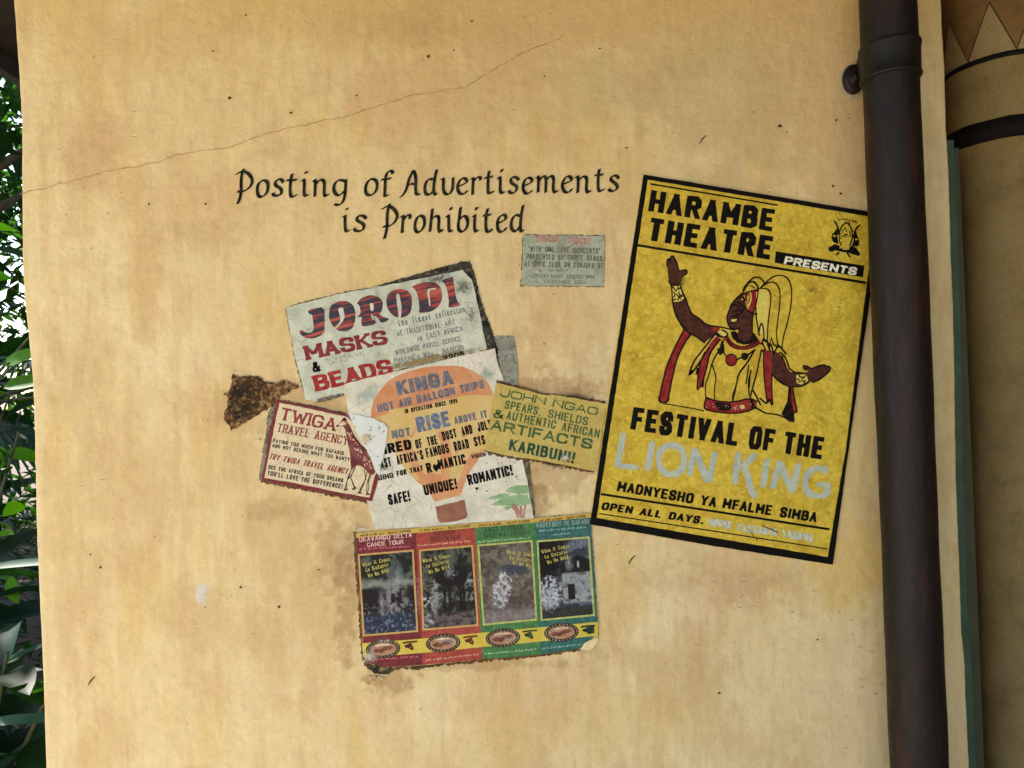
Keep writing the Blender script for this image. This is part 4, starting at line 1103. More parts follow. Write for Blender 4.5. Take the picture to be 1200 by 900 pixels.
pr = Print(d2); pr.disc(*z4(738,412)[0], 2.0, 1.7, 8, 0, .3); pr.stroke(z4(738,412, 733,440), .8, taper=True); pr.disc(*z4(805,430)[0], 1.4, .7, 6)
for i in range(40):
    x, y = random.gauss(600, 14), random.gauss(545, 14)
    if x < 608: pr.disc(x, y, random.uniform(.3, .9), None, 6, 0, .4)
pr.build('mould_specks', ink(S(60, 54, 46), .2, .8), t)['kind'] = 'stuff'

grime_shadow(t, [(404, 450), (430, 443), (520, 422), (580, 408.3)], 1.6, .6, (96, 80, 56), False, .00195)
grime_shadow(t, [(612, 535), (619, 570), (626, 608)], 3, .5, (80, 66, 46), False)
# ---------------------------------------------------- white strip of torn paper
t = P_('torn bright white paper scrap between the giraffe card and the balloon poster', 'paper scrap', 432, 520, .0036, 'paper_scrap')
pt = zt(758,188, 800,180, 842,182, 900,195, 960,212, 1040,240, 1075,285, 1068,360, 1060,430, 1040,510, 1020,580, 1010,650, 1000,690, 985,655, 940,560, 905,470, 850,385, 800,285)
wc = np.array(S(222, 228, 224)[:3])[None, None, :]; wd = np.array(S(120, 116, 106)[:3])[None, None, :]; wo = np.array(S(196, 168, 110)[:3])[None, None, :]
def wcol(X, Y):
    n = sstep(.68, .76, fbm(X, Y, 5, 3, 4, .65))[..., None]
    o = sstep(9, 2, np.hypot(X - 430, Y - 514) + 6 * (fbm(X, Y, 6, 6, 3) - .5))[..., None]
    c = wc * (.9 + .14 * fbm(X, Y, 14, 4, 4)[..., None])
    c = c * (1 - o * .7) + wo * o * .7
    return c * (1 - n) + wd * n
patch('scrap_sheet', pt, .0039, paint_mat('white_scrap_paper', .55, .4, 300, .4, .94, 1.04), t, wcol, .6, 1.2, 7, lambda X, Y: .0012 * fbm(X, Y, 12, 7, 4, .5), 14)
pr = Print(.0054)
for x, y in [(905, 340), (915, 352), (962, 358), (1000, 292), (890, 352), (935, 470), (930, 525), (1040, 270)]:
    pr.disc(*zt(x, y)[0], random.uniform(.6, 1.3), .5, 6, random.random() * 3, .4)
pr.build('scrap_speck', ink(S(60, 56, 50), .1), t, True)

# ---------------------------------------------------- spears and shields card
zn = Z(565, 430, 6.92)
t = P_('small olive yellow card with green lettering for spears and shields, between the posters', 'poster', 640, 500, .0030, 'spears_card')
M3 = paper_mat('olive_yellow_card', S(194, 174, 92), S(208, 190, 110), S(200, 172, 92), 50, dirt=S(150, 118, 58), dirt_lo=.6, vor=None)
d = .0034
stain(t, 590, 450, 14, 7, d - .0003, BLOT, .5, 'mould_stain', 1.1); stain(t, 676, 465, 30, 8, d - .0003, BLOT, .2, 'mould_stain', .95); stain(t, 650, 545, 32, 9, d - .0005, BLOT, .3, 'mould_stain', .8)
sheet('card', zn(115,125, 300,175, 530,232, 570,222, 800,262, 1010,300, 985,430, 960,600, 935,750, 920,848, 700,800, 480,758, 300,735, 150,705, 20,672, 45,540, 75,350, 95,230), d, M3, t, .0005, .5)
sheet('folded_flap', zn(150,570, 400,590, 690,660, 740,780, 700,800, 500,760, 140,702), d + .0002, M3, t, .0002, .3)
GN = ink(S(62, 92, 56), .16, .6, 320, S(98, 122, 72)); GD = ink(S(36, 72, 56), .12, .6, 320, S(62, 96, 74)); d += .0005
k = dict(smooth=1, gap=.16)
T(t, d, GN, 'JOHN', zn(142,238, 508,308), 9.2, wt=.15, wh=.15, slant=.05, **k); T(t, d, GN, 'NGAO', zn(568,322, 930,394), 9.2, wt=.15, wh=.15, slant=.05, **k)
T(t, d, GN, 'SPEARS,', zn(180,335, 470,395), 9.6, wt=.17, wh=.13, **k); T(t, d, GN, 'SHIELDS', zn(530,408, 850,474), 9.6, wt=.17, wh=.13, **k)
T(t, d, GN, '&', zn(84,408, 168,424), 10, wt=.18, smooth=2); T(t, d, GN, 'AUTHENTIC AFRICAN', zn(192,422, 942,576), 10, wt=.17, wh=.13, **k)
T(t, d, GN, 'ARTIFACTS', zn(66,506, 884,668), 12, wt=.2, wh=.17, **k)
T(t, d, GD, 'KARIBUNI!', zn(214,672, 742,782), 13, wt=.22, wh=.16, **k)
stain(t, *zn(672, 735)[0], 9, 7.5, d + .0002, stain_mat('white_scuff', S(216, 216, 196), 220), .1, 'scuff', 1.15)

grime_shadow(t, zn(115,120, 300,168, 530,226, 800,256, 1010,296), 3.4, .46, (86, 62, 40), False, .0025); grime_shadow(t, zn(20,676, 150,712, 300,742, 480,764, 700,806, 920,852), 3.6, .48, (86, 62, 40), False, .0025)
# ---------------------------------------------------- disco notice
zd = Z(605, 270, 10.909)
t = P_('small pale grey green disco concert notice, upper right of centre', 'poster', 660, 305, .0012, 'disco_notice')
M4 = paper_mat('grey_green_notice', S(164, 174, 156), S(186, 194, 176), S(148, 152, 134), 110, dirt=S(120, 116, 96), dirt_lo=.55)
d = .0014
sheet('notice_sheet', zd(85,60, 300,64, 600,66, 860,72, 1130,72, 1128,300, 1120,560, 1112,720, 800,714, 500,708, 300,712, 62,704, 76,480, 90,260), d, M4, t, .0004, .4)
stain(t, 643, 292, 14, 5, d + .0001, GREYB, .1, 'mould_stain', .9); stain(t, 632, 317, 10, 3, d + .0001, BLOT, .1, 'mould_stain', .6)
stain(t, 655, 316, 40, 7, d + .00013, GREYB, .02, 'mould_stain', .7)
d += .0002
DR = ink(S(176, 104, 96), .28, .6, 420, S(190, 150, 140)); DG = ink(S(78, 88, 76), .22, .6, 420, S(120, 130, 114)); DG2 = ink(S(104, 110, 98), .3, .6, 420)
k = dict(smooth=1, gap=.14, jit=.12)
T(t, d, DR, 'DISCO!', zd(245,150, 545,150), 7.6, wt=.2, **k); T(t, d, DR, 'DISCO!', zd(655,166, 945,182), 7.6, wt=.2, **k)
T(t, d, DG, '"WITH ONE LOVE CONCERTS"', zd(150,270, 1070,300), 6.3, wt=.16, **k)
T(t, d, DG, 'PRESENTED BY THREE STARS', zd(128,370, 1096,396), 6.3, wt=.16, **k)
T(t, d, DG, 'AT CIVIC CLUB ON KUNJUFU ST', zd(104,458, 1108,488), 6.3, wt=.16, **k)
T(t, d, DG2, 'FRIDAY NIGHT AROUND 9PM', zd(222,606, 990,622), 4.6, wt=.16, **k)
T(t, d, DG2, 'ENTRANCE FEE', zd(356,675, 855,686), 4.2, wt=.16, **k)

grime_shadow(t, zd(85,60, 600,66, 1130,72, 1120,560, 1112,720, 500,708, 62,704, 76,480, 85,60), 1.6, .58, (112, 98, 72), False)
# ---------------------------------------------------- safari picture strip
zs_ = Z(400, 590, 3.75)
t = P_('glossy strip of four safari pictures in maroon, red, green and teal columns', 'poster', 558, 690, .0028, 'safari_strip')
d = .0030
def colp(name, c1, c2): return paper_mat(name, (c1[0]*.85, c1[1]*.8, c1[2]*.8, 1), c2, None, 130, .5, .35, tuple(list(c1[:3]) + [1]), .6, spec=.2)
cs = [colp('maroon_print', S(104, 34, 42), S(128, 50, 56)), colp('red_print', S(158, 62, 52), S(178, 84, 70)), colp('green_print', S(60, 118, 68), S(84, 140, 84)), colp('teal_print', S(42, 100, 92), S(64, 120, 112))]
tb = [(65, 130), (328, 108), (588, 86), (850, 64), (1095, 42)]
bb = [(100, 700), (358, 706), (620, 680), (876, 661), (1060, 634)]
sheet('backing_sheet', zs_(65,130, 328,108, 588,86, 850,64, 1095,42, 1098,150, 1112,330, 1126,500, 1128,585, 1100,600, 1085,620, 1040,636, 876,659, 620,680, 500,694, 358,708, 210,716, 110,697, 96,640, 85,450, 72,250), d, paper_mat('safari_backing', S(190, 170, 90), S(205, 186, 110), None, 100), t, .0006, .5)
outl = [zs_(65,148, 328,126, 358,707, 280,712, 205,716, 110,697, 96,610, 85,450, 72,250), zs_(328,126, 588,103, 620,681, 500,694, 358,707), zs_(588,103, 850,80, 876,660, 760,671, 620,681), zs_(850,80, 1095,58, 1100,150, 1112,330, 1125,500, 1126,560, 1095,600, 1085,618, 1040,636, 876,660)]
for i, (o_, m_) in enumerate(zip(outl, cs)):
    pr = Print(d + .0001 + i * .00001); pr.poly(o_); pr.build('colour_column', m_, t)
YB = ink(S(206, 184, 70), .05, .5, 160, S(214, 196, 96)); YT = ink(S(200, 164, 78), .12, .5, 160, S(206, 180, 92))
pr = Print(d + .0002); pr.poly(zs_(65,130, 328,108, 588,86, 850,64, 1095,42, 1096,60, 850,82, 588,105, 328,128, 68,150)); pr.build('top_stripe', YT, t)
pr = Print(d + .0002); pr.poly(zs_(92,612, 350,592, 610,566, 870,542, 1126,518, 1128,578, 876,604, 620,628, 358,654, 255,662, 98,672)); pr.build('yellow_band', YB, t)
DK = ink(S(74, 60, 40), .28, .5, 500, S(110, 92, 58))
for (a, b), s_ in zip(zip(tb[:-1], tb[1:]), ['ADVENTURE SAFARIS', 'ADVENTURE SAFARIS', 'ADVENTURE SAFARIS', 'ADVENTURE SAFARIS']):
    q_ = zs_(a[0] + 20, a[1] + 14, a[0] + 130, a[1] + 5); pr = Print(d + .0003); pr.scribble(q_[0], q_[1], 2.4, .7); pr.build('worn_print', DK, t); T(t, d + .0003, DK, 'SAFARIS', zs_(a[0] + 142, a[1] + 4, b[0] - 22, b[1] + 17), 3.0, wt=.22, gap=.16)
# pictures
def picture(corners, fn, seed, nm='picture'):
    nx, ny = 96, 132
    U, V = np.meshgrid(np.linspace(0, 1, nx), np.linspace(0, 1, ny))
    (x0, y0), (x1, y1), (x2, y2), (x3, y3) = corners
    X = (x0 * (1 - U) + x1 * U) * (1 - V) + (x3 * (1 - U) + x2 * U) * V
    Y = (y0 * (1 - U) + y1 * U) * (1 - V) + (y3 * (1 - U) + y2 * U) * V
    dx, dy = (X - 600) * SPX, -(Y - 450) * SPX
    P = np.stack([dx * CA + dy * SA, np.full(X.shape, -(d + .00022)), CAM_Z - dx * SA + dy * CA], -1)
    N = lambda s, k, o=4: fbm(U * 60 + 5, V * 90 + 5, s, seed + k, o, .62)
    cc = fn(U, V, N)
    q = .55 + .9 * fbm(U * 60, V * 90, 2.6, seed + 40, 4, .7)          # coarse print grain
    cc = cc * (cc.mean(-1, keepdims=True) / .12) ** .12
    return grid_obj(nm, P, PICM, t, cols=cc * (q[..., None] ** 1.3))
PICM = paint_mat('picture_print', .5, .15, 500, .15, .62, .95)
def c3(r, g_, b_): return np.array(S(r, g_, b_)[:3])[None, None, :]
def L(a, b, m): return a * (1 - m[..., None]) + b * m[..., None]
def pic1(U, V, N):
    c = L(c3(40, 44, 42), c3(92, 102, 98), sstep(.45, .65, N(14, 0)) ) * np.ones(U.shape + (1,))
    c = L(c, c3(150, 158, 146), sstep(.09, .0, np.abs(V - .38 + .1 * (N(9, 1) - .5))) * .8)
    c = L(c, c3(36, 32, 38), sstep(.44, .48, V + .05 * np.sin(U * 11) + .08 * (N(6, 2) - .5)) * sstep(.75, .66, V))
    m = sstep(1, .6, np.hypot((U - .66) / .26, (V - .58) / .22) + .5 * (N(6, 3) - .5))
    c = L(c, c3(138, 136, 138), m * sstep(.35, .6, N(5, 4)))
    c = L(c, c3(48, 60, 84), sstep(.72, .8, V + .08 * (N(6, 5) - .5)))
    return L(c, c3(140, 152, 168), sstep(.55, .72, N(2.5, 6)) * sstep(.5, .8, V) * .8)
def pic2(U, V, N):
    c = L(c3(40, 42, 40), c3(92, 96, 86), sstep(.45, .62, N(10, 0))) * np.ones(U.shape + (1,))
    c = L(c, c3(142, 150, 146), sstep(.5, .64, N(7, 1)) * sstep(.3, .4, V) * sstep(.8, .6, V))
    m = sstep(1, .8, np.hypot((U - .58) / .34, (V - .37) / .14) + .45 * (N(7, 2) - .5)); c = L(c, c3(30, 28, 32), m)
    for a in (.42, .52, .72, .78): c = L(c, c3(30, 28, 32), sstep(.04, .015, np.abs(U - a + .03 * (N(5, 3) - .5))) * sstep(.35, .4, V) * sstep(.86, .8, V))
    c = L(c, c3(116, 104, 104), sstep(.78, .86, V) * .8)
    c = L(c, c3(46, 42, 42), sstep(.55, .62, N(4, 7)) * sstep(.4, .5, V) * .8)
    return L(c, c3(176, 182, 188), sstep(.58, .66, N(4, 5)) * sstep(.3, .1, U) * sstep(.5, .6, V))
def pic3(U, V, N):
    c = L(c3(92, 84, 74), c3(124, 116, 104), sstep(.42, .62, N(9, 0))) * np.ones(U.shape + (1,))
    c = L(c, c3(74, 82, 98), sstep(1, .5, np.hypot((U - .6) / .36, (V - .34) / .08) + .4 * (N(6, 1) - .5)))
    c = L(c, c3(104, 84, 82), sstep(.4, .6, N(8, 2)) * sstep(.4, .5, V))
    c = L(c, c3(146, 138, 136), sstep(.78, .9, V + .1 * (N(7, 3) - .5)) * .7)
    c = L(c, c3(146, 144, 142), sstep(.62, .7, N(4, 8)) * .5)
    m = sstep(1, .75, np.hypot((U - .40 + .3 * (V - .55)) / .19, (V - .60) / .24) + 1.0 * (N(4, 4) - .5))
    return L(c, c3(200, 204, 212), m * sstep(.36, .62, N(2.2, 5)) * .9)
def pic4(U, V, N):
    c = L(c3(64, 70, 84), c3(112, 122, 138), sstep(.4, .62, N(14, 0))) * np.ones(U.shape + (1,))
    c = L(c, c3(26, 24, 28), sstep(.6, .4, U + .5 * (V - .2) + .2 * (N(7, 1) - .5)) * sstep(.62, .55, V))
    c = L(c, c3(34, 32, 36), sstep(.0, .03, V - .20 - .30 * np.abs(U - .76)) * sstep(.46, .42, V) * sstep(.38, .44, U))
    c = L(c, c3(150, 158, 160), sstep(.42, .45, V) * sstep(.84, .8, V) * sstep(.42, .46, U))
    c = L(c, c3(170, 176, 176), sstep(.025, .01, np.abs(U - .76)) * sstep(.28, .30, V) * sstep(.38, .36, V))
    c = L(c, c3(40, 36, 38), sstep(.07, .06, np.abs(U - .60)) * sstep(.57, .58, V) * sstep(.78, .77, V))
    c = L(c, c3(60, 64, 60), sstep(.84, .88, V + .08 * (N(6, 2) - .5)))
    c = L(c, c3(46, 48, 50), sstep(.6, .66, N(5, 6)) * .6)
    m = sstep(1, .75, np.hypot((U - .2) / .26, (V - .66) / .22) + .9 * (N(4, 4) - .5))
    return L(c, c3(200, 206, 214), m * sstep(.38, .62, N(2.2, 5)) * .9)
pcs = [zs_(78,225, 315,205, 335,558, 100,578), zs_(346,205, 575,185, 600,532, 362,552), zs_(602,183, 836,163, 857,508, 626,530), zs_(862,165, 1086,147, 1110,488, 880,510)]
FRM = ink(S(206, 172, 104), .08, .5, 300, S(190, 150, 90)); FRG = ink(S(164, 168, 96), .08, .5, 300)
for i, (q, fn) in enumerate(zip(pcs, [pic1, pic2, pic3, pic4])):
    picture(q, fn, 100 + 10 * i)
    pr = Print(d + .00034); pr.stroke(q + [q[0]], 1.5); pr.build('picture_frame', FRM if i < 2 else FRG, t)
d3 = d + .0004
TT = [ink(S(200, 166, 160), .26, .5, 420), ink(S(86, 46, 42), .18, .5, 420, S(120, 70, 60)), ink(S(44, 66, 44), .18, .5, 420, S(80, 104, 70)), ink(S(150, 176, 166), .26, .5, 420, S(110, 140, 130))]
SUB = [ink(S(198, 110, 116), .35, .5, 420), ink(S(222, 160, 140), .35, .5, 420), ink(S(160, 196, 150), .35, .5, 420), ink(S(140, 180, 170), .35, .5, 420)]
k = dict(wt=.17, wh=.14, smooth=1, gap=.14)
T(t, d3, TT[0], 'OKAVANGO DELTA', zs_(80,168, 312,146), 5.6, **k); T(t, d3, TT[0], 'CANOE TOUR', zs_(115,190, 275,176), 5.2, **k)
T(t, d3, TT[1], 'SELOUS', zs_(412,140, 500,132), 5.0, **k); T(t, d3, TT[1], 'BUSHWALK', zs_(392,168, 524,156), 6.0, **k)
T(t, d3, TT[2], 'EAST AFRICAN', zs_(632,126, 798,112), 5.4, **k); T(t, d3, TT[2], 'BIRD WATCHING', zs_(626,152, 810,136), 5.8, **k)
T(t, d3, TT[3], "BAREFOOT IN SAFARI", zs_(858,106, 1086,88), 5.6, **k)
for i, (a, b) in enumerate([((82,203), (308,190)), ((336,188), (578,166)), ((598,172), (835,152)), ((868,124), (1080,106))]):
    pr = Print(d3); q_ = zs_(*a, *b); pr.scribble(q_[0], q_[1], 2.2)
    if i == 3: q_ = zs_(925,140, 1010,132); pr.scribble(q_[0], q_[1], 2.2)
    pr.build('worn_print', SUB[i], t)
YS = ink(S(196, 186, 96), .34, .5, 420, S(150, 140, 80))
for x, y in [(95, 268), (360, 252), (725, 210), (880, 210)]:
    for j, (s_, dx, w_) in enumerate([('When It Comes', 0, 122), ('to Safaris', 14, 100), ('We Go Wild', 26, 92)]):
        sg = -1 if x != 725 else .6
        T(t, d3, YS, s_, zs_(x + dx, y + j * 24 + 8, x + dx + w_, y + j * 24 + 8 + sg * 26), 4.6, wt=.17, smooth=1, gap=.12, hj=.2)
# oval badges on the yellow band
OV = ink(S(52, 46, 38), .06, .5, 300, S(80, 72, 56)); OV2 = ink(S(166, 126, 100), .1, .5, 200, S(188, 150, 122)); OV3 = ink(S(106, 64, 50), .3, .5, 200, S(140, 90, 70)); OV4 = ink(S(200, 184, 160), .3, .5, 300)
for i, (x, y) in enumerate([(185, 637), (448, 611), (710, 588), (967, 564)]):
    cx, cy = zs_(x, y)[0]; r0 = -.08
    pr = Print(d3); pr.disc(cx, cy, 20.3, 11, 36, r0); pr.build('badge_rim', OV, t)
    pr = Print(d3 + .0001)
    for q in range(26):
        a = 2 * PI * q / 26
        pr.disc(cx + 18 * math.cos(a), cy + 9.2 * math.sin(a) - 1.4 * math.cos(a), .55, .55, 6, 0, .4)
    pr.build('badge_lettering', OV4, t)
    pr = Print(d3 + .0001); pr.disc(cx, cy, 15.6, 7.6, 32, r0); pr.build('badge_field', OV2, t)
    pr = Print(d3 + .0002); pr.poly([(cx - 13, cy + 2), (cx - 8, cy - 1), (cx - 3, cy), (cx + 2, cy - 3), (cx + 8, cy - 4), (cx + 12, cy - 2), (cx + 8, cy + 1), (cx + 2, cy + 2), (cx - 2, cy + 5), (cx - 6, cy + 4), (cx - 9, cy + 5)]); pr.build('badge_animal', OV3, t)
    pr = Print(d3 + .0002); pr.stroke([(cx - 9, cy - 3.5), (cx - 1, cy - 5), (cx + 7, cy - 5.4)], 1.6, taper=True); pr.build('badge_cloud', OV4, t)
SQ = [ink(S(76, 34, 34), .1, .5, 300), ink(S(96, 40, 34), .1, .5, 300), ink(S(44, 66, 40), .1, .5, 300), ink(S(36, 56, 44), .1, .5, 300)]
for i, (x, y) in enumerate([(303, 622), (568, 598), (828, 573), (1083, 552)]):
    f_ = lambda *p: zs_(*[p[j] + (x if j % 2 == 0 else y) for j in range(len(p))])
    pr = Print(d3)
    pr.stroke(f_(-28, -12, 0, -16, 28, -18), 1.9); 
    pr.stroke(f_(-20, 2, -8, -2, 2, -8, 6, 0, -4, 4, -16, 6), 2.0, smooth=1); pr.stroke(f_(-6, 6, 4, 14, 12, 16, 10, 4), 1.7, smooth=1)
    if i == 3: pr.poly(f_(-6, -14, 28, -17, 28, 16, -4, 18))
    pr.build('band_symbol', SQ[i], t)
for i, (a, b) in enumerate([((120,688), (350,672)), ((372,690), (612,662)), ((630,662), (868,640)), ((884,638), (1060,620))]):
    pr = Print(d3); q_ = zs_(*a, *b); pr.scribble(q_[0], q_[1], 2.2); pr.build('worn_print', SUB[i], t)
# cracked white corner and scuffs
GL = stain_mat('scuff_glare', S(190, 196, 196), 130, .42, .72, .6)  # white scuffs with upright glare of the gloss painted in
for x_, y_, rx_, ry_ in [(180, 440, 8, 40), (410, 430, 10, 34), (700, 400, 12, 40), (920, 430, 12, 26), (480, 300, 14, 16), (1000, 260, 10, 24), (250, 330, 10, 30), (740, 590, 22, 6), (470, 600, 24, 7)]:
    stain(t, *zs_(x_, y_)[0], rx_, ry_, d3 + .0003, GL, -.08, 'scuff', .95)
WS = stain_mat('worn_white', S(206, 200, 184), 160)
stain(t, *zs_(125, 670)[0], 16, 14, d3 + .0003, WS, 0, 'scuff', 1.0); stain(t, *zs_(190, 600)[0], 22, 6, d3 + .0003, WS, 0, 'scuff', .65); stain(t, *zs_(340, 420)[0], 5, 60, d3 + .0003, WS, -.05, 'scuff', .62); stain(t, *zs_(605, 330)[0], 5, 50, d3 + .0003, WS, -.05, 'scuff', .6)
stain(t, *zs_(95, 110)[0], 14, 5, d3 + .0003, WS, -.1, 'scuff', .9)
pr = Print(d3 + .0002); pr.poly(ragged(zs_(1045,640, 1065,615, 1095,598, 1125,585, 1128,600, 1100,640), 3, .8)); pr.build('torn_corner', ink(S(214, 190, 146), .12, .8, 100), t)

grime_shadow(t, zs_(60,125, 66,250, 80,450, 92,610, 100,700), 4.0, .45, (84, 62, 42), False); grime_shadow(t, zs_(100,705, 210,722, 358,714, 500,700, 620,687, 876,666, 1040,642, 1128,590), 4.2, .48, (92, 66, 40), False); grime_shadow(t, zs_(1128,585, 1112,330, 1098,150), 2.0, .56, (110, 86, 56), False)
# ---------------------------------------------------- the yellow theatre poster
za = Z(690, 195, 3.529); zb = Z(690, 410, 3.529); z1 = Z(760, 290, 8.571); z2 = Z(840, 310, 8.571); z3 = Z(760, 380, 10); z4 = Z(800, 410, 6.667); z5 = Z(960, 245, 15); z6 = Z(700, 465, 7.5); z7 = Z(840, 485, 7.5); z8 = Z(690, 560, 4.138)
t = P_('large mottled yellow theatre poster with a black border and a robed performer', 'poster', 860, 430, .0030, 'theatre_poster')
d = .0034
M5 = paper_mat('mottled_yellow_paper', S(200, 174, 46), S(228, 202, 68), S(186, 156, 38), 75, .62, .45, S(160, 134, 40), .6, vor=(150, S(232, 204, 76), S(206, 168, 50)))
sheet('poster_sheet', [(753.8, 205), (890, 227.5), (1032, 251), (1021, 331), (1000, 480), (988, 570), (975, 661.3), (830, 638.5), (691, 614), (711, 475), (732, 345)], d, M5, t, .0005, .25, 14)
KB = ink(S(12, 11, 10), .05, .55, 260, S(22, 20, 16)); KT = ink(S(13, 11, 9), .11, .55, 300, S(28, 24, 16)); db = d + .0002
pr = Print(db)
pr.poly(ragged([(753.8, 205), (1032, 251), (1031.2, 256.5), (757.5, 211)], 8, .2)); pr.poly(ragged([(753.8, 205), (758.6, 211.5), (698.6, 608.5), (691, 614)], 8, .25))
pr.poly(ragged([(691, 614), (697.5, 606.2), (835, 629.5), (971, 652.4), (975, 661.3), (830, 638.5)], 8, .25)); pr.poly(ragged([(975, 661.3), (968.7, 653.5), (991, 520), (1014.5, 335), (1025, 255), (1032, 251), (1021, 331), (1000, 480)], 8, .25))
pr.build('border', KB, t)
dl = d + .0002
def ln(a, w): pr = Print(dl); pr.stroke(a, w, jitter=.08); pr.build('rule', KT, t)
ln(za(256,75, 516,118, 776,162), 1.7); ln(za(205,328, 670,405, 1140,482), 2.6)
ln(z8(62,78, 600,160, 1158,247), 2.3); ln(z8(52,172, 600,256, 1150,342), 1.25)
k = dict(smooth=0, gap=.15)
T(t, dl, KT, 'HARAMBE', za(244,186, 757,270), 25, wt=.25, wh=.18, slant=.0, **k)
T(t, dl, KT, 'THEATRE', za(238,306, 748,386), 26.5, wt=.26, wh=.19, slant=.02, **k)
pr = Print(dl); pr.poly(za(770,352, 1136,412, 1130,460, 766,400)); pr.build('presents_panel', KB, t)
T(t, dl + .0001, ink(S(222, 222, 190), .1, .6, 300), 'PRESENTS', za(803,404, 1100,452), 9, wt=.3, wh=.22, slant=.12, gap=.16)
T(t, dl, KT, 'FESTIVAL', [(738.3, 502.8), (863, 522.4)], 26, wt=.26, wh=.19, gap=.12)
T(t, dl, KT, 'OF', [(876, 524.6), (905, 529)], 25.5, wt=.26, wh=.2, gap=.12)
T(t, dl, KT, 'THE', [(915.5, 530.8), (962, 538)], 25.5, wt=.26, wh=.2, gap=.12)
T(t, dl, KT, 'MADNYESHO YA', z8(134,62, 612,142), 11.6, wt=.26, wh=.18, gap=.12, slant=.06, space=.5)
T(t, dl, KT, 'MFALME SIMBA', z8(644,144, 1098,214), 11.6, wt=.26, wh=.18, gap=.12, slant=.06, space=.6)
T(t, dl, KT, 'OPEN ALL DAYS.', z8(58,151, 552,223), 8.6, wt=.34, wh=.24, gap=.16, slant=.18, space=.7)
# chalky white brushed title
CH = ink(S(192, 200, 184), .38, .8, 170, S(168, 182, 168), .3)
CH2 = ink(S(204, 212, 200), .36, .8, 260, S(170, 186, 176), .35)
def brush(letters, w):
    for q_, strokes in enumerate(letters):
        pr = Print(dl); pr.mod = 60
        for s in strokes:
            if len(s) > 3:
                for _ in range(2): s = [s[0]] + [(a[0] * k + b[0] * (1 - k), a[1] * k + b[1] * (1 - k)) for a, b in zip(s[:-1], s[1:]) for k in (.75, .25)] + [s[-1]]
            else:
                s = [(s[0][0] + (s[1][0] - s[0][0]) * q / 8, s[0][1] + (s[1][1] - s[0][1]) * q / 8) for q in range(9)]
            pr.stroke(s, w * .72, jitter=.18, cap=False)
            for k in range(11):
                a = random.uniform(0, 2 * PI); r = w * .42 * math.sqrt(random.uniform(.3, 1)); ox, oy = r * math.cos(a), r * math.sin(a) * .6
                n = len(s); i0 = random.randint(0, max(0, n // 5)); i1 = n - random.randint(0, max(0, n // 5))
                q = [(x + ox + random.uniform(-.25, .25), y + oy + random.uniform(-.25, .25)) for x, y in s[i0:i1]]
                if len(q) > 2: pr.stroke(q, random.uniform(1.0, 2.0), jitter=.3, taper=True)
        pr.build('brushed_letter', CH, t)
brush([[z6(225,320, 215,400, 195,500, 175,600), z6(165,600, 350,620)], [z6(480,395, 440,640)], [z6(650,420, 560,450, 530,540, 560,650, 650,690, 740,650, 765,550, 740,450, 650,420)],
       [z6(850,460, 805,690), z6(850,460, 965,740), z6(1030,490, 975,740)],
       [z7(185,345, 150,605), z7(330,360, 215,470), z7(230,450, 275,560, 300,690, 340,720)], [z7(440,400, 400,640)], [z7(550,420, 485,650), z7(550,430, 655,680), z7(712,440, 665,680)],
       [z7(965,510, 930,478, 860,475, 790,520, 760,600, 790,690, 860,722, 950,715), z7(955,720, 970,620), z7(970,620, 885,620)]], 8.0)
pr = Print(dl)
for a, b in [((575, 212), (690, 228)), ((712, 235), (790, 250)), ((790, 248), (915, 262)), ((935, 268), (1085, 294))]:
    n = int((b[0] - a[0]) / 22)
    for i in range(n):
        x = a[0] + (b[0] - a[0]) * (i + .5) / n; y = a[1] + (b[1] - a[1]) * (i + .5) / n
        for q in range(3):
            pr.stroke(z8(x + random.uniform(-9, 9), y - 14 + random.uniform(-4, 4), x + random.uniform(-9, 9), y + 12 + random.uniform(-4, 4)), 1.9)
pr.build('rubbed_out_line', CH2, t)

# the performer
BR = ink(S(66, 36, 29), .09, .6, 200, S(90, 56, 44), .2); RE = ink(S(128, 30, 34), .11, .6, 200, S(156, 58, 50), .2); YF = ink(S(216, 196, 84), .12, .6, 200, S(228, 212, 120), .2); LN = ink(S(18, 13, 10), .05, .6, 300, S(42, 32, 22))
f1, f2, f3 = dl, dl + .0001, dl + .0002
pr = Print(f1)
armp = z1(183,190, 180,150, 188,122, 204,118, 212,138, 218,100, 232,88, 246,92, 262,128, 282,160, 290,200, 298,240, 325,238, 352,228, 374,230, 384,252, 372,270, 345,282, 326,320, 308,372, 325,425, 350,480, 372,520, 392,590, 425,665, 460,690, 500,712, 530,740, 562,768, 600,782, 650,792, 720,800)
pr.poly(armp + z3(830,50, 800,110, 740,150, 650,215, 610,180, 560,150, 480,110, 410,55, 370,0) + z1(330,790, 270,690, 240,580, 232,480, 228,390, 200,340, 190,270))
pr.poly(z2(255,290, 205,328, 160,378, 132,420, 120,465, 100,510, 96,560, 112,612, 140,645, 180,656, 215,648, 200,700, 220,760, 300,770, 360,740, 352,640, 350,500, 300,450, 260,300))
pr.poly(z4(690,0, 755,30, 770,60, 800,125, 835,172, 900,178, 955,184, 975,165, 955,150, 935,142, 935,124, 962,126, 1000,150, 1040,132, 1075,118, 1100,115, 1112,128, 1140,130, 1150,145, 1140,170, 1110,196, 1065,232, 1010,254, 980,250, 930,284, 860,290, 800,280, 740,238, 690,190))
pr.build('performer_skin', BR, t, True)
pr = Print(f2)
pr.poly(z3(410,68, 450,90, 492,118, 430,200, 372,310, 335,390, 310,470, 275,620, 240,800, 222,900) + z6(625,12, 592,60, 552,44, 536,5) + z3(120,890, 140,760, 170,640, 205,500, 250,390, 290,300, 340,200))
pr.poly(z3(790,120, 832,178, 745,290, 702,370, 682,480, 642,630, 605,735, 578,782, 562,760, 572,640, 578,560, 600,440, 655,330, 720,220))
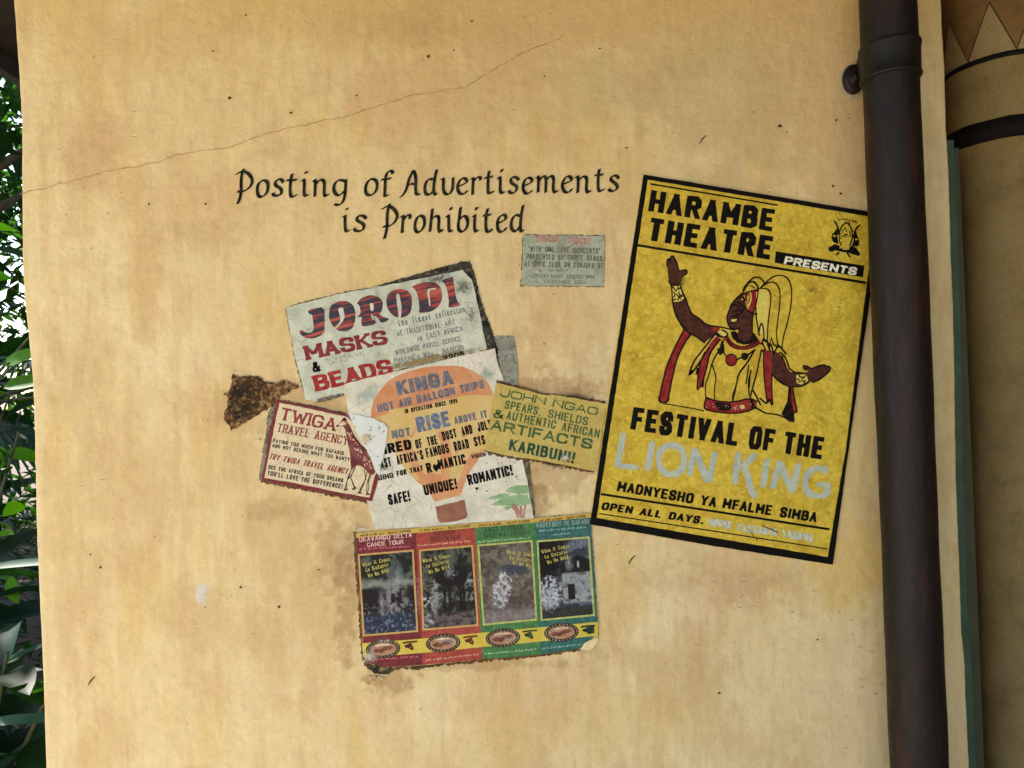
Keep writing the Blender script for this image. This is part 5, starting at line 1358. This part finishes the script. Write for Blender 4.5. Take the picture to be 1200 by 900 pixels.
pr.poly(z4(628,0, 688,8, 692,180, 690,330, 700,425, 688,432, 675,378, 658,420, 645,345, 626,150))
pr.poly(z4(845,290, 856,292, 866,380, 892,480, 865,492, 845,430, 832,380))
pr.poly(z2(270,292, 340,266, 412,256, 402,330, 378,430, 350,492, 300,462, 330,400, 335,330, 320,290, 300,330, 300,370, 280,380))
pr.poly(z1(640,800, 720,805, 680,840, 620,850))
pr.stroke(z2(98,745, 130,795, 190,832, 260,842, 340,822, 412,782), 4.2, smooth=1)
pr.disc(*z4(375, 80)[0], 6.3, 6.8, 16)
pr.poly(z4(182,372, 260,402, 400,408, 520,376, 575,402, 570,450, 480,488, 370,498, 250,484, 165,464, 165,420))
pr.build('red_cloth', RE, t, True)
pr = Print(f2 + .00003)
pr.poly(z1(236,388, 275,382, 318,382, 340,450, 352,520, 330,548, 248,556, 240,480))
pr.poly(z4(880,198, 952,190, 968,215, 975,242, 922,272, 885,258))
pr.disc(*z2(168, 560)[0], 3.6, 2.0); pr.disc(*z2(250, 348)[0], 1.4); pr.disc(*z4(460, 446)[0], 3.0, 2.6)
pr.stroke(z2(328,290, 338,345, 312,405), 2.0, smooth=1)
pr.poly(z3(770,120, 790,140, 700,230, 620,350, 520,470, 480,530, 560,420, 640,290))
pr.poly(z2(390,280, 460,258, 515,290, 522,400, 500,560, 490,740, 420,690, 392,540))
pr.poly(z3(800,90, 860,82, 920,118, 900,150, 850,140))
pr.poly(z1(690,845, 720,836, 780,870, 770,890, 710,895)); pr.poly(z1(750,815, 800,835, 830,880, 790,860))
pr.build('pale_cloth', YF, t, True)
pr = Print(f3)
# neck ring and black blobs
pr.poly(z2(130,680, 175,668, 205,690, 215,745, 270,770, 330,755, 352,690, 365,685, 412,755, 395,780, 330,800, 260,806, 195,785, 150,740))
pr.disc(*z4(480, 52)[0], 4.2, 4.4, 12, 0, .1); pr.disc(*z4(295, 10)[0], 4.6, 4.2, 12, 0, .2)
pr.poly(z3(850,180, 882,250, 884,345, 812,332)); pr.poly(z4(820,290, 846,292, 838,380, 862,480, 870,548, 850,562, 830,545, 825,556, 790,522, 765,500, 812,400))
pr.poly(z4(40,190, 70,150, 78,168, 60,192)); pr.poly(z3(545,590, 560,500, 585,520, 575,590)); pr.poly(z3(615,730, 625,660, 650,640, 640,745))
pr.poly(z4(245,405, 300,412, 370,420, 375,470, 330,480, 270,470)); pr.poly(z4(520,385, 548,392, 556,450, 530,455)); 
for s in [(100,735, 40,800, 0,830), ]: pass
W1 = 1.5
def o(zf, *c, w=W1, sm=1): pr.stroke(zf(*c), w, smooth=sm)
pr.stroke(armp, W1, smooth=1); o(z1, 200,340, 228,390, 232,480, 240,580, 270,690, 320,770, 380,830); o(z3, 370,0, 410,55, 480,110, 560,150, 650,215)
o(z1, 205,120, 218,160, w=.8); o(z1, 225,385, 290,380, 330,370); o(z1, 245,555, 310,552, 355,520, w=1.0)
for c in [(240,400, 270,440, 285,420), (290,390, 300,420, 330,400), (250,450, 260,480, 250,500), (300,450, 310,490, 340,470), (275,470, 300,500, 290,530), (320,520, 300,500, 345,490), (250,530, 270,520)]: o(z1, *c, w=1.3, sm=0)
for c in [(905,200, 910,215, 930,210), (900,250, 930,240, 950,245), (925,225, 945,215, 950,200), (885,225, 905,235), (940,255, 950,240)]: o(z4, *c, w=1.2, sm=0)
o(z2, 255,288, 205,328, 160,378, 132,420, 120,465, 100,510, 96,560, 112,612, 140,645, 180,656, 225,640)
for c in [(130,420, 180,400, 215,430, 200,455), (140,520, 180,520, 215,500), (130,590, 175,585, 210,560), (160,470, 230,470, 280,440), (230,330, 275,350, 262,375), (205,380, 235,400), (300,460, 340,490), (215,440, 260,470, 230,500), (150,545, 200,540), (240,420, 290,440)]: o(z2, *c, w=1.5, sm=0)
o(z2, 410,258, 402,330, 378,430, 352,495); o(z2, 262,300, 300,278, 410,255); o(z2, 320,290, 330,345, 300,400, w=.9)
o(z2, 255,290, 262,245, 285,210, 330,160, 370,130, 420,130, 455,160, 475,195); o(z2, 300,200, 340,170, 380,185, 405,225, 412,240); o(z2, 330,180, 370,170, 400,215); o(z2, 270,270, 290,220, 330,212, 375,240, w=1.0)
o(z2, 430,240, 480,185, 560,122, 640,105, 710,140, 745,230, 742,400, 700,600, 660,730, 648,830, w=1.35)
o(z2, 430,240, 490,192, 550,174, 600,200, 632,280, 622,430, 600,600, 590,700, 606,820, w=1.35)
o(z2, 400,245, 480,240, 520,260, 540,320, 520,500, 505,620, 500,770, w=1.35)
o(z2, 385,430, 390,540, 408,640, 420,710); o(z2, 415,700, 428,610, 445,588, 462,640, 470,770); o(z2, 395,500, 352,490, 350,690)
for c in [(440,800, 460,750, 500,770, 520,830), (520,850, 540,735, 560,800, 600,830), (600,800, 640,840, 690,900), (450,790, 480,850, 440,880), (480,770, 540,810, 560,880), (560,900, 600,830, 640,830), (500,800, 530,870)]: o(z2, *c, w=1.5, sm=0)
o(z2, 98,735, 130,785, 190,822, 260,832, 340,812, 405,775, w=1.0); o(z2, 98,760, 130,810, 190,848, 260,856, 345,836, 415,792, w=1.0)
o(z1, 720,800, 780,815, 860,830); o(z3, 790,120, 830,150, 890,155, 925,120, 900,90, 860,70); o(z3, 800,110, 850,150, 910,150)
o(z3, 408,68, 340,200, 290,300, 250,390, 205,500, 170,640, 140,760, 118,900); o(z3, 492,118, 430,200, 372,310, 335,390, 310,470, 275,620, 240,800, 222,900)
o(z6, 536,0, 540,40, 592,62, 625,15); o(z6, 592,62, 660,72, 760,90, 860,105, 930,125, w=1.1)
o(z3, 780,110, 700,210, 600,340, 520,440, 465,590, 490,585, 560,500, 640,370, 700,280); o(z3, 830,180, 745,290, 702,370, 682,480, 642,630, 605,735); o(z3, 655,330, 600,440, 575,580, 562,760)
o(z3, 880,180, 850,260, 790,350, 735,460, 700,600, 655,720, 665,860, w=1.3); o(z3, 740,480, 790,620, 765,740, 768,880, w=1.3)
o(z3, 1200,370, 1130,480, 1050,580, 1020,720, 980,830, 975,900, w=1.4)
o(z3, 880,345, 900,370, w=1.0, sm=0); o(z3, 1020,420, 1060,400, 1100,380); o(z4, 505,40, 545,10)
o(z4, 560,0, 535,40, 505,95, 430,185, 412,290, 385,400); o(z4, 510,120, 500,200, 490,262); o(z4, 528,165, 505,250, 515,355); o(z4, 522,180, 516,290); o(z4, 610,0, 572,190, 540,300, 522,375)
o(z4, 545,318, 575,370, 602,428); o(z4, 600,378, 635,412, 655,418, 650,370); o(z4, 560,450, 600,470, 640,495, 700,500, 750,510, 800,530, 830,555, 865,560)
o(z4, 628,0, 626,150, 645,345, 658,418, 675,378, 688,430, 700,422, 690,330, 692,180); o(z4, 690,190, 740,240, 800,280, 860,290, 930,284, 980,252)
o(z4, 755,20, 800,60, 835,172, 960,184); o(z4, 770,50, 800,125); o(z4, 935,124, 965,126, 1000,150, 1050,126, 1100,115, 1112,128, 1145,132, 1148,155, 1110,196, 1060,235, 1010,254); o(z4, 935,140, 960,160)
o(z4, 856,292, 866,380, 892,480, 865,492); o(z4, 182,372, 260,402, 400,408, 520,376, 575,402); o(z4, 165,420, 165,464, 250,484, 370,498, 480,488, 570,450)
o(z4, 182,372, 165,420)
pr.disc(*z4(375, 80)[0], .1)
pr.stroke([(z4(375, 80)[0][0] + 6.5 * math.cos(a), z4(375, 80)[0][1] + 7 * math.sin(a)) for a in np.linspace(0, 2 * PI, 20)], 1.0)
pr.build('ink_outlines', LN, t)
pr = Print(f3 + .0001)
for i in range(26):
    x = random.uniform(178, 560); y = 432 + 34 * math.sin((x - 180) / 380 * PI) * .6 + random.uniform(-20, 16)
    pr.disc(*z4(x, y)[0], random.uniform(.4, .9), None, 6, 0, .4)
pr.build('belt_beads', ink(S(188, 150, 140), .2), t)
# crest
pr = Print(dl)
T(t, dl, KT, 'HARAMBE', z5(302,205, 655,262), 2.3, wt=.3, arc=1.4, gap=.2)
for c in [(250,215, 290,270, 320,340, 300,400), (700,290, 650,330, 610,400)]: pr.stroke(z5(*c), 1.7, smooth=1, taper=True)
pr.stroke(z5(455,240, 380,310, 335,420, 335,560, 380,650), 1.3, smooth=1); pr.stroke(z5(455,240, 530,300, 570,420, 560,560, 520,650), 1.3, smooth=1)
pr.poly(ragged(z5(290,350, 330,340, 345,400, 300,480, 320,560, 330,620, 260,600, 215,560, 195,500, 215,440, 260,400), 2, .35))
pr.poly(ragged(z5(600,390, 640,400, 665,500, 690,570, 680,640, 640,670, 560,640, 590,560, 570,480), 2, .35))
pr.poly(ragged(z5(150,680, 250,620, 340,650, 380,700, 480,720, 560,640, 640,690, 700,790, 690,830, 600,810, 500,775, 400,760, 260,730, 210,760, 150,735), 2, .35))
pr.stroke(z5(330,770, 290,810), 1.5); pr.stroke(z5(480,780, 525,840), 1.5)
for i in range(34): pr.disc(*z5(random.gauss(450, 55), random.gauss(430, 90))[0], random.uniform(.5, 1.1), None, 6, 0, .4)
pr.build('crest', KT, t)
pr = Print(dl + .0001)
pr.stroke(z5(350,690, 380,650, 430,632, 470,650, 500,710), 1.0, smooth=1); pr.disc(*z5(250, 480)[0], 1.6, 1.2, 8, 0, .3); pr.disc(*z5(640, 540)[0], 1.6, 1.2, 8, 0, .3); pr.disc(*z5(430, 705)[0], 2.4, 1.2)
pr.build('crest_highlights', M5, t)
stain(t, 800, 330, 12, 14, dl + .0003, stain_mat('olive_smudge', S(140, 122, 40), 90), 0, 'smudge', .75); stain(t, 950, 340, 16, 10, dl + .0003, stain_mat('olive_smudge', S(140, 122, 40), 90), 0, 'smudge', .7)
pr = Print(dl + .0002)
for y in range(348, 395, 4): pr.disc(984 - (y - 348) * .15 + random.uniform(-1.5, 1.5), y, random.uniform(.4, .9), None, 6, 0, .4)
pr.stroke(z8(770,245, 800,285, 815,300), .9, jitter=.4); pr.stroke(z8(840,230, 880,248, 910,262), 1.6, taper=True)
pr.build('paper_creases', ink(S(104, 86, 34), .3, .8), t)

# ================================================================== planting left of the wall
def leaf_mat(name, c1, c2, rough=.35, tl=.35):
    m, nt, b = new_mat(name)
    v = coords(nt)
    oi = nt.nodes.new('ShaderNodeObjectInfo')
    n = noise(nt, 9, 3, .6, v)
    c = ramp(nt, n.outputs['Fac'], [(.3, c1), (.7, c2)]).outputs['Color']
    c = mix(nt, oi.outputs['Random'], c, (c1[0] * .6, c1[1] * .6, c1[2] * .7, 1))
    nt.links.new(c, b.inputs['Base Color']); b.inputs['Roughness'].default_value = max(.5, rough); b.inputs['Specular IOR Level'].default_value = .18
    t = nt.nodes.new('ShaderNodeBsdfTranslucent'); ms = nt.nodes.new('ShaderNodeMixShader'); ms.inputs[0].default_value = tl
    t.inputs['Color'].default_value = (c2[0] * 2.2, c2[1] * 2.4, c2[2] * .8, 1)
    nt.links.new(b.outputs[0], ms.inputs[1]); nt.links.new(t.outputs[0], ms.inputs[2])
    nt.links.new(ms.outputs[0], nt.nodes['Material Output'].inputs['Surface'])
    return m
LM = [leaf_mat('glossy_leaf', S(18, 40, 18), S(34, 68, 26), .5), leaf_mat('blue_green_leaf', S(12, 36, 28), S(24, 60, 44), .5, .25), leaf_mat('fresh_leaf', S(62, 112, 20), S(100, 156, 28), .4, .5), leaf_mat('palm_blade', S(30, 58, 44), S(60, 96, 72), .28, .25)]
STEM = plain_mat('green_stem', S(60, 66, 36), S(90, 86, 50), 30, .7)
def leaf_mesh(L, Wd, droop, mat, nseg=7, fold=.25, tipk=1.0):
    v, f = [], []
    for i in range(nseg + 1):
        t = i / nseg
        w = Wd * .5 * (math.sin(PI * min(1, t ** .8 * 1.0)) ** .75) * (1 if t < 1 else 0) + (0.002 if 0 < t < 1 else 0.0008)
        x = L * t * math.cos(droop * t * .8); z = -L * droop * t * t * .55
        for s, k in ((-1, fold), (0, 0), (1, fold)):
            v.append((x, s * w, z + k * w))
    for i in range(nseg):
        for j in range(2):
            a = 3 * i + j
            f.append((a, a + 1, a + 4, a + 3))
    me = bpy.data.meshes.new('leaf'); me.from_pydata(v, [], f); me.materials.append(mat)
    me.polygons.foreach_set('use_smooth', [True] * len(f)); me.update()
    return me
def fan_mesh(R, mat, nb=26, sp=2.6):
    v, f = [], []
    for k in range(nb):
        a = -sp / 2 + sp * k / (nb - 1)
        L = R * (1 - .18 * abs(a) / sp * 2) * random.uniform(.93, 1.03)
        prev = None
        for i in range(6):
            t = i / 5
            w = .017 * R / .5 * (1 - t) * (1.1 if i else .6) + .0008
            r = L * t; z = -.35 * L * t * t + .02 * ((k % 2) * 2 - 1) * t * .4
            c = (r * math.cos(a), r * math.sin(a)); nrm = (-math.sin(a), math.cos(a))
            n0 = len(v)
            v += [(c[0] + nrm[0] * w, c[1] + nrm[1] * w, z), (c[0], c[1], z - .006 * (1 - t)), (c[0] - nrm[0] * w, c[1] - nrm[1] * w, z)]
            if i: f += [(n0 - 3, n0 - 2, n0 + 1, n0), (n0 - 2, n0 - 1, n0 + 2, n0 + 1)]
    me = bpy.data.meshes.new('frond'); me.from_pydata(v, [], f); me.materials.append(mat); me.update()
    return me
def tube(path, r0, r1, n=8):
    rows = []
    for i, p in enumerate(path):
        t = i / (len(path) - 1); r = r0 + (r1 - r0) * t
        a = path[max(0, i - 1)]; b = path[min(len(path) - 1, i + 1)]
        d = (Vector(b) - Vector(a)).normalized()
        u = d.orthogonal().normalized(); w_ = d.cross(u)
        rows.append([tuple(Vector(p) + u * r * math.cos(2 * PI * k / n) + w_ * r * math.sin(2 * PI * k / n)) for k in range(n)])
    return np.array(rows)
LV = [leaf_mesh(.30, .12, .5, LM[0]), leaf_mesh(.38, .10, .9, LM[1]), leaf_mesh(.22, .10, .4, LM[2]), leaf_mesh(.55, .05, 1.0, LM[3]), leaf_mesh(.62, .22, .8, LM[0], 9)]
def put(parent, me, name, loc, az, el, roll=0.0, sc=1.0):
    o = bpy.data.objects.new(name, me); COL.objects.link(o); o.parent = parent
    o.matrix_local = Matrix.Translation(loc) @ Matrix.Rotation(az, 4, 'Z') @ Matrix.Rotation(-el, 4, 'Y') @ Matrix.Rotation(roll, 4, 'X') @ Matrix.Scale(sc, 4)
    return o
def shrub(name, label, x, y, h, nst, per, kinds, sp=.35, seed=0, sc=1.0, lo=.15):
    rnd = random.Random(seed)
    t = thing(name, label, 'shrub', (x, y, 0), 'tropical shrubs planted left of the wall')
    for s in range(nst):
        az = rnd.uniform(0, 2 * PI); lean = rnd.uniform(.1, sp)
        hh = h * rnd.uniform(.75, 1.05)
        path = [(lean * math.cos(az) * (q ** 1.5), lean * math.sin(az) * (q ** 1.5), hh * q) for q in np.linspace(0, 1, 7)]
        grid_obj('stem', tube([(x + a, y + b, c) for a, b, c in path], .012, .004), STEM, t, close_u=True)
        for k in range(per):
            q = lo + (1 - lo) * (k + rnd.random()) / per
            p = (lean * math.cos(az) * q ** 1.5, lean * math.sin(az) * q ** 1.5, hh * q)
            me = LV[rnd.choice(kinds)]
            put(t, me, 'leaf', p, rnd.uniform(0, 2 * PI), rnd.uniform(-.1, .9), rnd.uniform(-.5, .5), sc * rnd.uniform(.75, 1.2))
    return t
def ray(px, py, depth):    # a place on the line of sight, used to stand plants where the photograph shows them
    x, z = XZ(px, py)
    k = depth / CAM_D
    return x * k, depth - CAM_D, CAM_Z + (z - CAM_Z) * k
shrub('broad_leaf_shrub', 'low dark shrub with drooping glossy leaves at the foot of the wall corner', -1.62, .75, .95, 6, 13, [0, 1, 0], .35, 11, .9)
shrub('broad_leaf_shrub', 'waist-high shrub with blue green leaves beside the bottom left wall edge', -2.15, 1.3, 1.15, 7, 13, [1, 1, 0], .45, 12, .9)
LS = shrub('broad_leaf_shrub', 'shrub with bright lime leaves lit from behind in the left gap', -1.95, 1.0, 1.40, 6, 11, [2, 0, 2], .35, 13, .8)
shrub('broad_leaf_shrub', 'tall bush of mid green leaves under the fan palm', -2.65, 1.9, 1.55, 8, 14, [0, 2, 0], .5, 14, 1.0)
shrub('broad_leaf_shrub', 'farther dense bush with small dark leaves at mid height', -3.3, 2.8, 1.6, 9, 16, [0, 1], .6, 15, 1.0)
shrub('broad_leaf_shrub', 'tallest shrub of the strip with leafy top just under the eave', -2.75, 2.25, 2.5, 6, 16, [0, 1, 2], .5, 16, 1.0, .5)
shrub('broad_leaf_shrub', 'far leafy bush closing the view behind the palm', -4.3, 4.2, 2.2, 9, 16, [0, 2, 1], .8, 17, 1.3)
for (px, py, dp, az, el, sc) in [(12, 676, 2.5, -.9, -.7, .55), (2, 430, 2.9, .2, .5, .9), (4, 455, 2.7, .4, .3, .8), (26, 590, 2.6, 2.6, -.3, .6), (6, 530, 2.8, .3, -.2, .7)]:
    p = ray(px, py, dp)
    put(LS, leaf_mesh(.20, .085, .35, LM[2]), 'leaf', (p[0] + 1.95, p[1] - 1.0, p[2]), az, el, .8, sc)
# fan palm
px_, py_, pz_ = ray(-40, 330, 3.3)
FP = thing('fan_palm', 'fan palm with shiny blue green fronds at the left edge of the photo', 'palm', (px_, py_, 0))
grid_obj('trunk', tube([(px_, py_, z) for z in np.linspace(0, 1.5, 6)], .06, .045, 12), plain_mat('palm_bark', S(86, 68, 50), S(120, 100, 76), 30, .9), FP, close_u=True)
for k, (az, el, ln) in enumerate([(.1, .9, .55), (-.5, .5, .5), (.55, .35, .6), (-1.3, .8, .5), (1.4, .7, .6), (2.4, .6, .55), (3.3, .9, .5), (4.2, .5, .55), (-.1, .15, .5), (-.8, -.05, .45)]):
    b = Vector((0, 0, 1.5)); d = Vector((math.cos(az) * math.cos(el), math.sin(az) * math.cos(el), math.sin(el)))
    path = [(px_ + d.x * ln * q, py_ + d.y * ln * q, 1.5 + d.z * ln * q - .05 * q * q) for q in np.linspace(0, 1, 5)]
    grid_obj('frond_stalk', tube(path, .008, .005, 6), STEM, FP, close_u=True)
    tip = (d.x * ln, d.y * ln, 1.5 + d.z * ln - .05)
    put(FP, fan_mesh(.42, LM[3]), 'frond', tip, az, el * .5 - .35, random.uniform(-.4, .4))
# single leaves that cross the gap in front
SP = thing('strap_leaf_plant', 'strap-leaved plant whose long arching blades cross the gap low on the left', 'plant', (-1.75, .55, 0))
for k, (az, el, ln, z0) in enumerate([(.3, .9, 1.5, .05), (.1, .55, 1.3, .05), (-.4, 1.1, 1.7, .05), (2.2, .9, 1.5, .05), (3.4, .8, 1.4, .05), (4.6, .9, 1.5, .05), (.7, 1.15, 1.6, .05), (1.4, .95, 1.5, .05)]):
    put(SP, LV[3], 'leaf', (0, 0, z0), az, el, 0, ln * 1.35)
for (px, py, dp, az, el, sc) in [(-30, 668, 2.0, .05, .12, .6), (-40, 850, 1.9, .1, .05, .62), (-20, 790, 2.2, -.2, .5, .5)]:
    p = ray(px, py, dp)
    put(SP, leaf_mesh(.55, .045, .25, leaf_mat('pale_strap_leaf', S(34, 66, 50), S(56, 92, 70), .55, .2)), 'leaf', (p[0] + 1.75, p[1] - .55, p[2]), az, el, .6, sc)
# distant mass of trees
def thicket():
    rnd = np.random.RandomState(5)
    N = 20000
    V, F = [], []
    ang = rnd.uniform(math.radians(60), math.radians(200), N); rad = 7.5 + rnd.uniform(0, 3.0, N)
    X = rad * np.cos(ang) - 1.5; Y = rad * np.sin(ang)
    Zt = rnd.uniform(0, 1, N) ** .9 * (3.4 + 1.8 * fbm(ang * 100, rad * 0, 14, 3))
    gap = fbm(ang * 60, Zt * 6, 3.0, 8, 3)
    keep = (gap < .62) | (Zt < 1.6)
    base = np.array([(0, 0, 0), (.5, .16, .03), (1, 0, -.1), (.5, -.16, .03)])
    for x, y, z in zip(X[keep], Y[keep], Zt[keep]):
        s = rnd.uniform(.16, .36); a, e, r = rnd.uniform(0, 2 * PI), rnd.uniform(-1, .8), rnd.uniform(-1, 1)
        M = (Matrix.Translation((x, y, z)) @ Matrix.Rotation(a, 4, 'Z') @ Matrix.Rotation(e, 4, 'Y') @ Matrix.Rotation(r, 4, 'X') @ Matrix.Scale(s, 4))
        n0 = len(V)
        V += [tuple(M @ Vector(p)) for p in base]
        F.append((n0, n0 + 1, n0 + 2, n0 + 3))
    o = mesh_obj('thicket', V, F, leaf_mat('far_foliage', S(16, 36, 15), S(32, 62, 22), .5, .3), None)
    props(o, 'mass of distant garden foliage behind the shrubs on the left', 'thicket', kind='stuff')
thicket()

# ground cover under the shrubs
def ground_cover():
    rnd = np.random.RandomState(9)
    V, F = [], []
    base = [(0, 0, 0), (.5, .2, .06), (1, 0, -.05), (.5, -.2, .06)]
    for i in range(9000):
        x, y = rnd.uniform(-9, -1.15), rnd.uniform(.15, 9)
        s = rnd.uniform(.06, .16); z = rnd.uniform(0, .16)
        M = Matrix.Translation((x, y, z)) @ Matrix.Rotation(rnd.uniform(0, 6.28), 4, 'Z') @ Matrix.Rotation(rnd.uniform(-.9, .3), 4, 'Y') @ Matrix.Scale(s, 4)
        n0 = len(V); V += [tuple(M @ Vector(p)) for p in base]; F.append((n0, n0 + 1, n0 + 2, n0 + 3))
    o = mesh_obj('ground_cover', V, F, LM[0], None)
    props(o, 'low dark ground cover between the shrubs on the left', 'ground cover', kind='stuff')
ground_cover()
# broad tree added to shade and darken the planting
def shade_tree(x, y, label, seed, H=3.0, R=2.6):
    rnd = np.random.RandomState(seed)
    t = thing('shade_tree', label, 'tree', (x, y, 0), 'trees added to shade the planting on the left')
    bark = plain_mat('bark', S(70, 58, 46), S(104, 88, 70), 14, .9, .8, .01)
    grid_obj('trunk', tube([(x + .1 * math.sin(q * 3), y + .08 * math.cos(q * 4), H * q) for q in np.linspace(0, 1, 9)], .13, .08, 12), bark, t, close_u=True)
    for k in range(6):
        a = k * 1.05 + rnd.uniform(-.2, .2); l = R * rnd.uniform(.6, .9)
        grid_obj('limb', tube([(x + l * q * math.cos(a), y + l * q * math.sin(a), H * .75 + 1.5 * q ** .8 + .1 * math.sin(q * 7 + k)) for q in np.linspace(0, 1, 8)], .06, .015, 8), bark, t, close_u=True)
    V, F = [], []
    base = [(0, 0, 0), (.5, .2, .05), (1, 0, -.08), (.5, -.2, .05)]
    cl = [(rnd.uniform(-1, 1), rnd.uniform(-1, 1), rnd.uniform(0, 1)) for _ in range(60)]
    for i in range(7500):
        c = cl[rnd.randint(60)]
        p = (x + R * c[0] * .85 + rnd.normal(0, .28), y + R * c[1] * .85 + rnd.normal(0, .28), H + .1 + 2.2 * c[2] * (1 - .4 * (c[0] ** 2 + c[1] ** 2)) + rnd.normal(0, .2))
        M = Matrix.Translation(p) @ Matrix.Rotation(rnd.uniform(0, 6.28), 4, 'Z') @ Matrix.Rotation(rnd.uniform(-.5, 1.1), 4, 'Y') @ Matrix.Scale(rnd.uniform(.12, .24), 4)
        n0 = len(V); V += [tuple(M @ Vector(q)) for q in base]; F.append((n0, n0 + 1, n0 + 2, n0 + 3))
    mesh_obj('crown', V, F, LM[0], t, kind='stuff')
shade_tree(-4.6, 3.6, 'nearer spreading tree added to shade the shrubs on the left', 3)
shade_tree(-7.2, 5.6, 'farther spreading tree added for shade behind the shrubs on the left', 4, 3.2, 3.0)
